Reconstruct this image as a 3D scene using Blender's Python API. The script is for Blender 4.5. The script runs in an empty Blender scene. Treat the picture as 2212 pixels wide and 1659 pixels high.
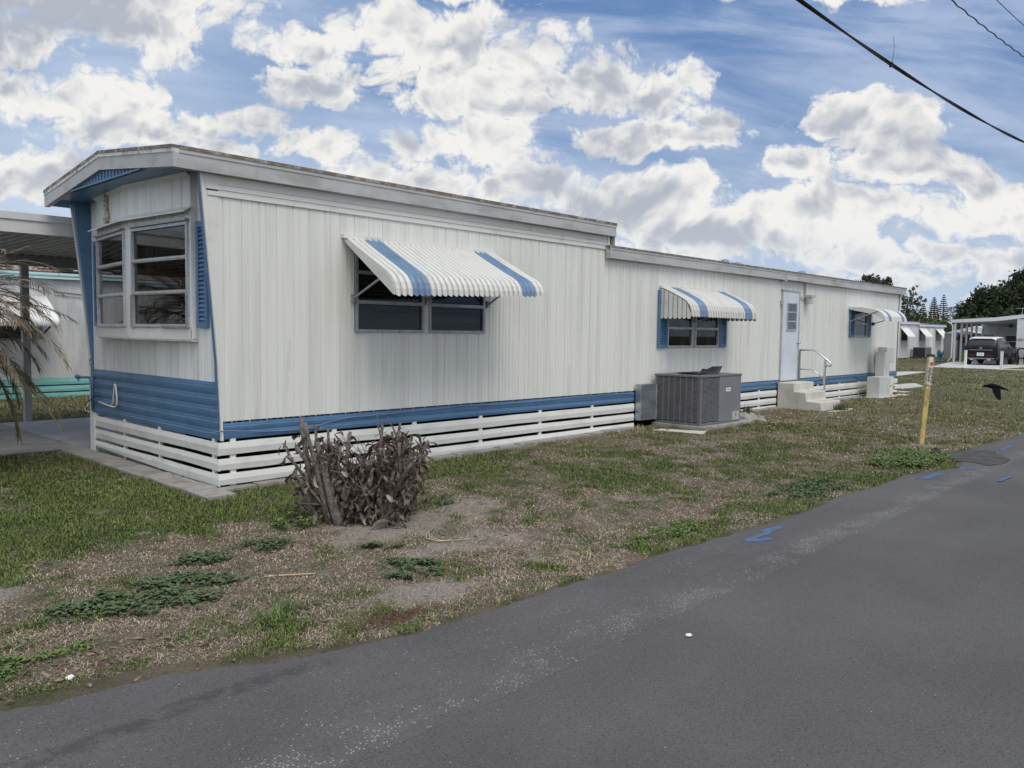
import bpy, math, random
import numpy as np
from mathutils import Vector, Matrix
random.seed(7); rng=np.random.default_rng(11)
S=bpy.context.scene; COL=S.collection
PI=math.pi
# ---------------- camera ----------------
YAW,PITCH,ROLL=.7625,.0643,.0125
CAM=Vector((-3.8976,-7.9065,1.7253))
F=Vector((math.cos(YAW)*math.cos(PITCH),math.sin(YAW)*math.cos(PITCH),-math.sin(PITCH)))
R=Vector((math.sin(YAW),-math.cos(YAW),0)); U=R.cross(F)
R2=R*math.cos(ROLL)+U*math.sin(ROLL); U2=U*math.cos(ROLL)-R*math.sin(ROLL)
cd=bpy.data.cameras.new('camera'); cam=bpy.data.objects.new('camera',cd); COL.objects.link(cam)
cam.matrix_world=Matrix(((R2.x,U2.x,-F.x,CAM.x),(R2.y,U2.y,-F.y,CAM.y),(R2.z,U2.z,-F.z,CAM.z),(0,0,0,1)))
cd.sensor_width=36; cd.lens=28.17; cd.clip_start=.05; cd.clip_end=3000
S.camera=cam
S.view_settings.view_transform='Standard'; S.view_settings.look='None'; S.view_settings.exposure=.35; S.view_settings.gamma=1
# ---------------- sun ----------------
SUNEL=math.radians(58); SUNAZ=math.radians(-106)      # azimuth measured from +X towards +Y
sd=Vector((math.cos(SUNEL)*math.cos(SUNAZ),math.cos(SUNEL)*math.sin(SUNAZ),math.sin(SUNEL)))
sl=bpy.data.lights.new('sun','SUN'); sl.energy=1.5; sl.angle=math.radians(32); sl.color=(1,.93,.82)
so=bpy.data.objects.new('sun',sl); COL.objects.link(so); so.rotation_euler=sd.to_track_quat('Z','Y').to_euler()
# ---------------- node helper ----------------
class N:
    def __init__(s,nt): s.nt=nt
    def new(s,t,**k):
        n=s.nt.nodes.new(t)
        for a,b in k.items(): setattr(n,a,b)
        return n
    def put(s,sock,v):
        if isinstance(v,bpy.types.NodeSocket): s.nt.links.new(v,sock)
        else: sock.default_value=v
    def m(s,op,a,b=None,c=None,clamp=False):
        n=s.new('ShaderNodeMath',operation=op,use_clamp=clamp)
        for i,v in enumerate((a,b,c)):
            if v is not None: s.put(n.inputs[i],v)
        return n.outputs[0]
    def vm(s,op,a,b=None):
        n=s.new('ShaderNodeVectorMath',operation=op); s.put(n.inputs[0],a)
        if b is not None: s.put(n.inputs[1],b)
        return n.outputs['Value'] if op in('DOT_PRODUCT','LENGTH') else n.outputs[0]
    def mix(s,f,a,b):
        n=s.new('ShaderNodeMix',data_type='RGBA'); s.put(n.inputs[0],f)
        for k,v in ((6,a),(7,b)): s.put(n.inputs[k],v if isinstance(v,bpy.types.NodeSocket) else (*v[:3],1))
        return n.outputs[2]
    def noise(s,vec,scale,detail=3,rough=.5,dist=0):
        n=s.new('ShaderNodeTexNoise'); s.put(n.inputs['Vector'],vec); n.inputs['Scale'].default_value=scale
        n.inputs['Detail'].default_value=detail; n.inputs['Roughness'].default_value=rough; n.inputs['Distortion'].default_value=dist
        return n.outputs[0]
    def ramp(s,v,a,b,c=0.,d=1.):
        n=s.new('ShaderNodeMapRange',interpolation_type='SMOOTHSTEP'); s.put(n.inputs[0],v)
        for i,k in enumerate((a,b,c,d)): n.inputs[i+1].default_value=k
        return n.outputs[0]
    def comb(s,x,y,z):
        n=s.new('ShaderNodeCombineXYZ')
        for i,v in enumerate((x,y,z)): s.put(n.inputs[i],v)
        return n.outputs[0]
# ---------------- world: Nishita sky with procedural cumulus ----------------
W=bpy.data.worlds.new('World'); S.world=W; W.use_nodes=True; W.node_tree.nodes.clear(); n=N(W.node_tree)
sky=n.new('ShaderNodeTexSky',sky_type='NISHITA'); sky.sun_disc=False; sky.sun_elevation=SUNEL
sky.sun_rotation=PI/2-SUNAZ; sky.air_density=1.0; sky.dust_density=.6; sky.ozone_density=1.6
tc=n.new('ShaderNodeTexCoord').outputs['Generated']
d_=n.vm('NORMALIZE',tc)
df=n.m('MAXIMUM',n.m('ABSOLUTE',n.vm('DOT_PRODUCT',d_,(math.cos(YAW),math.sin(YAW),0))),.12)
uu=n.m('DIVIDE',n.vm('DOT_PRODUCT',d_,tuple(R)),df)
sep=n.new('ShaderNodeSeparateXYZ'); n.put(sep.inputs[0],d_)
vv=n.m('DIVIDE',n.m('ABSOLUTE',sep.outputs[2]),df)
def pix(x,y): return ((x-1106)/1731.,(718-y+.0125*(x-1106))/1731.)
# cloud masses: centre x, centre y, half width, half height (degrees-like units taken from the photograph), weight
CL=[(150,20,300,62,1.),(330,85,130,60,.95),(50,115,120,62,1.),(180,225,150,52,.95),(40,240,70,50,.9),(290,290,190,50,.8),(60,390,200,60,.9),
(545,290,62,36,.95),(700,335,75,38,.85),(480,345,60,28,.7),
(830,75,95,55,1.),(640,110,100,32,.85),(920,110,60,60,1.),(1030,110,95,75,1.05),(780,190,190,50,.75),(1000,215,190,60,1.),(1180,180,110,75,1.05),(1290,190,80,75,1.1),(1420,215,90,62,1.1),
(1380,310,190,40,1.05),(1530,270,60,38,.9),(1010,330,150,50,.95),(880,400,200,45,.75),
(1130,405,90,45,1.05),(1260,440,140,48,1.05),(1440,430,90,50,1.1),(1360,500,200,40,.95),
(1800,265,105,48,1.1),(1930,290,110,65,1.15),(1740,375,100,38,.95),(1960,370,140,48,1.05),(2130,420,75,38,.85),
(1820,470,200,42,1.),(2060,480,150,38,.9),(1650,520,240,36,.85),(1990,560,300,34,.9),(1450,560,150,30,.75),(2180,590,150,30,.8),(1780,610,240,22,.7),
(1700,-8,220,34,.95),(1050,-10,230,24,.7)]
def no2(vec,scale,detail,rough,dist=0):
    q=n.new('ShaderNodeTexNoise',noise_dimensions='2D'); n.put(q.inputs['Vector'],vec); q.inputs['Scale'].default_value=scale
    q.inputs['Detail'].default_value=detail; q.inputs['Roughness'].default_value=rough; q.inputs['Distortion'].default_value=dist
    return q.outputs[0],q.outputs[1]
def warp(off):
    p=n.comb(n.m('ADD',uu,off[0]),n.m('ADD',vv,off[1]),0.)
    _,wc=no2(p,6.,3,.6)
    s3=n.new('ShaderNodeSeparateColor'); n.put(s3.inputs[0],wc)
    return p,n.m('MULTIPLY_ADD',n.m('SUBTRACT',s3.outputs[0],.5),.085,n.m('ADD',uu,off[0])),n.m('MULTIPLY_ADD',n.m('SUBTRACT',s3.outputs[1],.5),.065,n.m('ADD',vv,off[1]))
def detail(ud,vd,p):
    vo=n.new('ShaderNodeTexVoronoi',voronoi_dimensions='2D'); n.put(vo.inputs['Vector'],n.comb(ud,n.m('MULTIPLY',vd,1.2),0.)); vo.inputs['Scale'].default_value=17
    vo.inputs['Detail'].default_value=3; vo.inputs['Roughness'].default_value=.6; vo.inputs['Lacunarity'].default_value=2.3
    nn,_=no2(p,10,7,.58)
    return n.m('MULTIPLY_ADD',n.m('SUBTRACT',.42,vo.outputs['Distance']),.85,n.m('MULTIPLY',n.m('SUBTRACT',nn,.5),1.9))
p0,ud,vd=warp((0,0)); acc=None
for (x,y,rx_,ry_,wt) in CL:
    cx,cy=pix(x,y); a=1731./rx_/1.42; b=1731./ry_/1.42
    dx=n.m('MULTIPLY_ADD',ud,a,-cx*a); dy=n.m('MULTIPLY_ADD',vd,b,-cy*b); dy=n.m('MAXIMUM',dy,n.m('MULTIPLY',dy,-1.3))
    k=n.m('MULTIPLY_ADD',n.m('MULTIPLY_ADD',dx,dx,n.m('MULTIPLY',dy,dy)),-wt,wt)
    acc=k if acc is None else n.m('MAXIMUM',acc,k)
hi_,_=no2(n.comb(uu,vv,0.),2.2,3,.5)
A0=n.m('MAXIMUM',n.m('MAXIMUM',acc,-.75),n.m('MULTIPLY_ADD',n.ramp(vv,.47,.70),1.5,n.m('MULTIPLY_ADD',hi_,1.4,-2.0)))
T0=detail(ud,vd,p0); 
def soft(off):
    q=n.comb(n.m('ADD',ud,off[0]),n.m('ADD',vd,off[1]),0.); f,_=no2(q,9,3.5,.5)
    vo=n.new('ShaderNodeTexVoronoi',voronoi_dimensions='2D'); n.put(vo.inputs['Vector'],q); vo.inputs['Scale'].default_value=17
    vo.inputs['Detail'].default_value=1.5; vo.inputs['Roughness'].default_value=.5; vo.inputs['Lacunarity'].default_value=2.3
    return n.m('MULTIPLY_ADD',f,1.8,n.m('MULTIPLY',vo.outputs['Distance'],-.75))
L0=soft((0,0)); L1=soft((-.004,.016))
D0=n.m('ADD',A0,T0)
cover=n.ramp(D0,-.40,.16)
wisp,_=no2(n.comb(n.m('MULTIPLY_ADD',vv,-1.2,n.m('MULTIPLY',uu,1.3)),n.m('MULTIPLY_ADD',uu,1.1,n.m('MULTIPLY',vv,7.)),0.),2.2,6,.58,.25)
cover_w=n.m('MULTIPLY',n.ramp(wisp,.34,.72),.60)
hz=n.m('ADD',n.ramp(vv,.0,.34,.9,0.),n.ramp(uu,.05,-.5,0.,.42),clamp=True)
edge=n.ramp(D0,-.1,.9,.30,-.10)
lo,_=no2(n.comb(uu,n.m('MULTIPLY',vv,1.8),0.),5.5,3,.5)
lit=n.m('ADD',n.m('MULTIPLY',n.m('SUBTRACT',L0,L1),.85),n.m('ADD',edge,.52))
lit=n.m('ADD',lit,n.m('MULTIPLY',n.m('SUBTRACT',lo,.5),1.5),clamp=True)
SC=8.8
tl=n.m('MULTIPLY',n.ramp(uu,-.36,-.50),n.ramp(vv,.30,.38))      # the heavy grey cloud at the upper left
lit=n.m('MULTIPLY_ADD',tl,-.55,lit,clamp=True)
ccol=n.mix(n.ramp(lit,.0,.95),tuple(SC*c for c in(.405,.435,.50)),tuple(SC*c for c in(.80,.79,.765)))
lowc=n.ramp(vv,.02,.17,.5,0.)
ccol=n.mix(lowc,ccol,tuple(SC*c for c in(.58,.64,.73)))
blue=n.mix(.85,sky.outputs[0],tuple(SC*c for c in(.118,.222,.445)))
base=n.mix(cover_w,blue,tuple(SC*c for c in(.50,.58,.73)))
base=n.mix(hz,base,tuple(SC*c for c in(.50,.60,.73)))
sc,_=no2(n.comb(n.m('MULTIPLY',uu,1.),n.m('MULTIPLY',vv,3.0),0.),10,6,.6,.3)
band=n.m('MULTIPLY',n.ramp(vv,.24,.12),n.ramp(sc,.36,.60))
base=n.mix(n.m('MULTIPLY',band,.85),base,n.mix(n.ramp(sc,.52,.72),tuple(SC*c for c in(.46,.53,.64)),tuple(SC*c for c in(.80,.80,.78))))
full=n.mix(cover,base,ccol)
back=n.ramp(n.vm('DOT_PRODUCT',d_,(-math.cos(YAW),-math.sin(YAW),.35)),-.15,.75)   # added fill: sky behind the camera boosted to light the home's front wall
full=n.vm('MULTIPLY',full,n.vm('ADD',n.vm('MULTIPLY',n.comb(back,back,back),(1.02,.83,.60)),(1,1,1)))
bg=n.new('ShaderNodeBackground'); n.put(bg.inputs[0],full); bg.inputs[1].default_value=.1
wo=n.new('ShaderNodeOutputWorld'); n.nt.links.new(bg.outputs[0],wo.inputs[0])
W.cycles.sampling_method='MANUAL'; W.cycles.sample_map_resolution=256
# ---------------- materials ----------------
MATS={}
def mat(name,col,col2=None,rough=.6,scale=8,amt=(.4,.7),stretch=(1,1,1),bump=0,bscale=60,metal=0,spec=.4,fine=.0,detail=5,col3=None,s3=2.,a3=(.55,.75),st3=(1,1,1)):
    m=bpy.data.materials.new(name); m.use_nodes=True; k=N(m.node_tree); b=m.node_tree.nodes['Principled BSDF']
    b.inputs['Roughness'].default_value=rough; b.inputs['Metallic'].default_value=metal; b.inputs['Specular IOR Level'].default_value=spec
    geo=k.new('ShaderNodeNewGeometry'); pos=geo.outputs['Position']
    c=(*col,1)
    if col2:
        v=k.vm('MULTIPLY',pos,stretch); f=k.ramp(k.noise(v,scale,detail,.6),*amt); c=k.mix(f,col,col2)
    if col3:
        v=k.vm('MULTIPLY',pos,st3); f=k.ramp(k.noise(v,s3,6,.65,.3),*a3); c=k.mix(f,c if isinstance(c,bpy.types.NodeSocket) else col,col3)
    if fine:
        f=k.noise(pos,220,2,.6); c=k.mix(k.m('MULTIPLY',k.ramp(f,.35,.7),fine),c if isinstance(c,bpy.types.NodeSocket) else col,tuple(x*.45 for x in col))
    k.put(b.inputs['Base Color'],c)
    if bump:
        bp=k.new('ShaderNodeBump'); bp.inputs['Strength'].default_value=bump; bp.inputs['Distance'].default_value=.01
        k.put(bp.inputs['Height'],k.noise(pos,bscale,4,.6)); k.put(b.inputs['Normal'],bp.outputs[0])
    MATS[name]=m; return m
mat('siding_white',(.70,.705,.67),(.60,.605,.57),rough=.42,scale=1.1,amt=(.38,.72),stretch=(7,7,.28),bump=.06,bscale=5,col3=(.45,.44,.41),s3=1.6,a3=(.60,.82),st3=(2.5,2.5,.25))
mat('front_white',(.72,.73,.725),(.55,.56,.56),rough=.45,scale=1.1,amt=(.40,.72),stretch=(9,9,.3),bump=.05,bscale=5)
mat('trim_white',(.66,.665,.635),(.50,.50,.475),rough=.45,scale=3,amt=(.5,.8),bump=.04,bscale=9)
mat('fascia',(.44,.445,.45),(.31,.315,.31),rough=.6,scale=2.2,amt=(.42,.75),stretch=(1,1,2.5),col3=(.24,.25,.20),s3=3,a3=(.60,.80),st3=(1,1,.8),bump=.15,bscale=18)
mat('fascia_cap',(.60,.61,.60),(.22,.20,.17),rough=.6,scale=7,amt=(.45,.75),stretch=(1.2,1.2,1))
mat('roof_edge',(.16,.13,.11),(.40,.38,.34),rough=.8,scale=9,amt=(.45,.7))
mat('roof_white',(.55,.55,.53),(.35,.34,.32),rough=.8,scale=3)
mat('blue_paint',(.088,.180,.315),(.066,.140,.25),rough=.38,scale=2.5,amt=(.4,.75),stretch=(1,1,3),bump=.05,bscale=10,col3=(.17,.27,.40),s3=5,a3=(.66,.85),st3=(.6,.6,3))
mat('blue_stripe',(.135,.220,.345),(.105,.18,.29),rough=.4,scale=6)
mat('skirt_white',(.70,.705,.675),(.54,.545,.52),rough=.5,scale=2.4,amt=(.45,.8),stretch=(1,1,3),bump=.06,bscale=12,col3=(.30,.28,.24),s3=4,a3=(.68,.86),st3=(1,1,2))
mat('awning_valley_shade',(.36,.36,.34),rough=.6); mat('awning_white',(.60,.605,.575),(.47,.47,.45),rough=.4,scale=5,amt=(.5,.8),stretch=(2,.6,1))
mat('awning_white_dirty',(.56,.56,.535),(.42,.41,.38),rough=.45,scale=4,amt=(.45,.8),stretch=(3,.7,1))
mat('aluminium',(.36,.38,.40),(.26,.27,.29),rough=.42,scale=12,metal=.45)
mat('alum_light',(.48,.495,.505),(.36,.37,.38),rough=.4,scale=10,metal=.25)
mat('dark_metal',(.06,.065,.07),rough=.5)
mat('foil',(.75,.76,.77),(.35,.36,.37),rough=.25,scale=40,metal=.9,bump=.6,bscale=70)
mat('blind',(.24,.24,.235),rough=.6); mat('blind_dark',(.075,.078,.08),rough=.7)
mat('curtain',(.30,.15,.085),(.18,.10,.06),rough=.9,scale=8,stretch=(3,3,.4))
mat('curtain_pale',(.42,.50,.47),(.32,.38,.36),rough=.9,scale=8)
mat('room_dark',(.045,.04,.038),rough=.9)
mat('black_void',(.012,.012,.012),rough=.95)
mat('door_white',(.60,.64,.70),(.55,.58,.64),rough=.4,scale=2)
mat('chrome',(.62,.63,.65),rough=.25,metal=.9)
mat('galv',(.45,.50,.54),(.30,.34,.38),rough=.32,scale=2,amt=(.35,.65),stretch=(1,1,3),metal=.75)
mat('ac_grey',(.155,.155,.17),(.125,.125,.138),rough=.55,scale=4)
mat('ac_dark',(.035,.037,.042),rough=.7)
mat('ac_panel',(.19,.19,.205),(.165,.165,.18),rough=.5,scale=3)
mat('concrete',(.34,.33,.31),(.22,.21,.20),rough=.85,scale=4,bump=.3,bscale=50,fine=.25)
mat('concrete_light',(.58,.565,.51),(.42,.41,.36),rough=.85,scale=3,amt=(.4,.7),bump=.25,bscale=45,fine=.2,col3=(.22,.21,.16),s3=7,a3=(.62,.78))
mat('slab_blue',(.34,.345,.385),(.25,.25,.28),rough=.8,scale=1.6,bump=.15,bscale=30,fine=.15)
mat('slab_grey',(.27,.265,.26),(.19,.185,.18),rough=.85,scale=2,bump=.15,bscale=30,fine=.2)
mat('drive_pale',(.52,.51,.49),(.42,.41,.39),rough=.85,scale=1)
mat('paver',(.33,.32,.30),(.22,.20,.18),rough=.9,scale=5,bump=.5,bscale=30,fine=.3,col3=(.12,.13,.07),s3=6,a3=(.62,.8))
mat('bark_dead',(.175,.15,.132),(.05,.041,.036),rough=.9,scale=30,bump=.8,bscale=90)
mat('stem_cut',(.30,.25,.20),rough=.9)
mat('leaf_dead',(.175,.14,.115),(.045,.035,.030),rough=.85,scale=26,amt=(.38,.6))
mat('leaf_pale',(.30,.265,.22),(.15,.12,.09),rough=.8,scale=18)
mat('frond_dry',(.25,.215,.165),(.14,.120,.090),rough=.85,scale=9)
mat('frond_green',(.13,.135,.06),(.20,.165,.10),rough=.8,scale=9)
mat('teal',(.22,.52,.49),(.17,.41,.39),rough=.45,scale=3,stretch=(1,1,4))
mat('teal_pale',(.45,.66,.68),rough=.4)
mat('rust',(.22,.11,.06),(.45,.40,.36),rough=.8,scale=9,amt=(.45,.6))
mat('nb_wall',(.60,.61,.61),(.42,.43,.44),rough=.5,scale=1.2,amt=(.4,.75),stretch=(2.5,2.5,.5))
mat('white_bright',(.76,.765,.76),(.68,.685,.68),rough=.45,scale=3)
mat('far_white',(.66,.675,.68),(.58,.59,.60),rough=.5,scale=.9)
mat('far_blue',(.12,.19,.30),rough=.6)
mat('grey_paint',(.25,.25,.255),rough=.6)
mat('post_grey',(.33,.34,.35),(.27,.28,.29),rough=.5,scale=4)
mat('carport_white',(.58,.585,.59),(.49,.495,.50),rough=.5,scale=2)
mat('meter_grey',(.54,.56,.54),(.47,.49,.47),rough=.5,scale=5)
mat('yellow',(.44,.33,.11),(.26,.21,.09),rough=.7,scale=14,amt=(.42,.62),stretch=(1,1,.35),col3=(.62,.60,.50),s3=14,a3=(.62,.72),st3=(1,1,.4))
mat('post_top',(.55,.52,.40),(.36,.32,.2),rough=.7,scale=20)
mat('label_white',(.52,.53,.52),(.20,.20,.19),rough=.6,scale=60,amt=(.45,.6))
mat('label_black',(.03,.03,.03),rough=.6); mat('label_yellow',(.42,.30,.05),rough=.6); mat('red',(.35,.03,.03),rough=.5)
mat('black_plastic',(.03,.031,.033),rough=.6)
mat('wire',(.012,.012,.012),rough=.6)
mat('bird_black',(.005,.005,.008),rough=.9,spec=.1)
mat('car_black',(.006,.007,.010),rough=.22,spec=.4); mat('car_glass',(.012,.016,.022),rough=.06,spec=.8)
mat('car_roof',(.72,.73,.74),rough=.3); mat('tyre',(.02,.02,.02),rough=.9); mat('tail_red',(.13,.008,.012),rough=.25)
mat('bronze',(.025,.02,.018),rough=.5)
mat('shell',(.62,.58,.48),(.10,.08,.07),rough=.8,scale=55,amt=(.5,.56)); mat('shell_pink',(.55,.35,.30),rough=.8)
mat('tarp',(.13,.13,.135),(.10,.10,.105),rough=.9,scale=3); mat('flag_blue',(.05,.09,.35),rough=.8); mat('flag_red',(.5,.12,.06),rough=.8)
mat('toy_teal',(.02,.10,.145),rough=.5); mat('bin_blue',(.02,.10,.35),rough=.5); mat('bin_green',(.22,.30,.04),rough=.6)
mat('foliage_dark',(.030,.044,.022),(.060,.080,.035),rough=.8,scale=1.1,amt=(.4,.7))
mat('foliage_mid',(.065,.10,.030),(.11,.13,.045),rough=.8,scale=1.0,amt=(.4,.7))
mat('foliage_olive',(.085,.10,.05),(.05,.06,.03),rough=.8,scale=1.4,amt=(.4,.6))
mat('bark',(.12,.10,.085),(.07,.06,.05),rough=.9,scale=12)
mat('weed',(.055,.090,.036),(.135,.170,.080),rough=.65,scale=42,amt=(.42,.68)); mat('weed_bright',(.13,.19,.05),(.05,.10,.03),rough=.65,scale=38)
mat('straw',(.46,.38,.26),(.33,.26,.18),rough=.9,scale=20); mat('leaf_brown',(.27,.20,.15),(.11,.08,.06),rough=.85,scale=30)
mat('moss_brown',(.16,.10,.07),(.10,.065,.045),rough=.95,scale=40)
mat('gravel',(.46,.42,.38),(.24,.21,.19),rough=.9,scale=18); mat('asphalt_crumb',(.035,.035,.037),rough=.95)
mat('paper',(.8,.8,.78),rough=.7)
mat('road_blue',(.07,.17,.37),(.095,.115,.15),rough=.85,scale=16,amt=(.38,.58),fine=.5)
def glass(name,tint,refl=.10):
    m=bpy.data.materials.new(name); m.use_nodes=True; nt=m.node_tree; nt.nodes.clear(); k=N(nt)
    t=k.new('ShaderNodeBsdfTransparent'); t.inputs[0].default_value=(*tint,1)
    g=k.new('ShaderNodeBsdfGlossy'); g.inputs[0].default_value=(.9,.92,.95,1); g.inputs['Roughness'].default_value=.02
    fr=k.new('ShaderNodeFresnel'); fr.inputs[0].default_value=1.5
    fac=k.m('ADD',fr.outputs[0],refl-.04,clamp=True)
    mx=k.new('ShaderNodeMixShader'); k.put(mx.inputs[0],fac); k.put(mx.inputs[1],t.outputs[0]); k.put(mx.inputs[2],g.outputs[0])
    o=k.new('ShaderNodeOutputMaterial'); k.put(o.inputs[0],mx.outputs[0]); MATS[name]=m
glass('glass',(.42,.42,.42),.10); glass('glass_dark',(.30,.31,.32),.03); glass('glass_door',(.7,.72,.72),.10)
# asphalt with aggregate, worn seam and tyre streaks
def asphalt(name,old):
    m=bpy.data.materials.new(name); m.use_nodes=True; k=N(m.node_tree); b=m.node_tree.nodes['Principled BSDF']
    pos=k.new('ShaderNodeNewGeometry').outputs['Position']; sp=k.new('ShaderNodeSeparateXYZ'); k.put(sp.inputs[0],pos)
    big=k.noise(pos,.7,4,.55); st=k.noise(k.vm('MULTIPLY',pos,(.25,3.,1)),1.6,5,.6); fi=k.noise(pos,110,3,.7)
    c=k.mix(k.ramp(big,.3,.7),(.088,.085,.085),(.114,.111,.111))
    c=k.mix(k.m('MULTIPLY',k.ramp(st,.45,.72),.45 if old else .2),c,(.125,.124,.128))
    c=k.mix(k.m('MULTIPLY',k.ramp(fi,.50,.68),.75),c,(.030,.030,.031)); c=k.mix(k.m('MULTIPLY',k.ramp(k.noise(pos,75,3,.7),.56,.70),.40),c,(.21,.205,.20))
    v=k.new('ShaderNodeTexVoronoi'); k.put(v.inputs['Vector'],pos); v.inputs['Scale'].default_value=70
    chip=k.ramp(v.outputs['Distance'],.16,.08)
    vc=k.new('ShaderNodeSeparateColor'); k.put(vc.inputs[0],v.outputs['Color'])
    sparse=k.ramp(vc.outputs[0],.90 if old else .965,.92 if old else .975)
    patch=k.ramp(k.noise(pos,2.2,4,.6),.40,.66)
    if old:
        # pale aggregate worn along the joint
        wy=k.m('ADD',sp.outputs[1],k.m('MULTIPLY',k.m('SUBTRACT',k.noise(k.vm('MULTIPLY',pos,(1,.2,1)),1.2,3,.5),.5),.28))
        band=k.m('MULTIPLY',k.ramp(wy,-5.38,-5.24),k.ramp(wy,-5.0,-5.2))
        dens=k.m('MULTIPLY',band,k.ramp(k.noise(pos,3.,4,.6),.38,.62))
        sp2=k.m('LESS_THAN',vc.outputs[0],k.m('MULTIPLY',dens,.75))
        wsp=k.m('MAXIMUM',k.m('MULTIPLY',sparse,patch),sp2)
        c=k.mix(k.m('MULTIPLY',k.m('MULTIPLY',k.ramp(v.outputs['Distance'],.34,.2),wsp),.9),c,(.42,.41,.39))
        c=k.mix(k.m('MULTIPLY',dens,.10),c,(.30,.30,.29))
        tar=k.m('MULTIPLY',k.ramp(k.m('ABSOLUTE',k.m('SUBTRACT',wy,-4.42)),.09,.04),k.ramp(k.noise(pos,9,6,.75),.42,.56))
        c=k.mix(k.m('MULTIPLY',k.m('MULTIPLY',tar,k.ramp(sp.outputs[0],-1.3,-1.9)),.45),c,(.028,.028,.030))
    else:
        c=k.mix(k.m('MULTIPLY',k.m('MULTIPLY',chip,sparse),.7),c,(.36,.35,.34))
    k.put(b.inputs['Base Color'],c); b.inputs['Roughness'].default_value=.85; b.inputs['Specular IOR Level'].default_value=.3
    bp=k.new('ShaderNodeBump'); bp.inputs['Strength'].default_value=.55; bp.inputs['Distance'].default_value=.006
    k.put(bp.inputs['Height'],k.noise(pos,95,4,.7)); k.put(b.inputs['Normal'],bp.outputs[0]); MATS[name]=m
asphalt('asphalt_old',True); asphalt('asphalt_new',False)
mat('asphalt_patch',(.062,.060,.060),(.098,.095,.093),rough=.9,scale=6,bump=.8,bscale=70,fine=.5)
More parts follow.
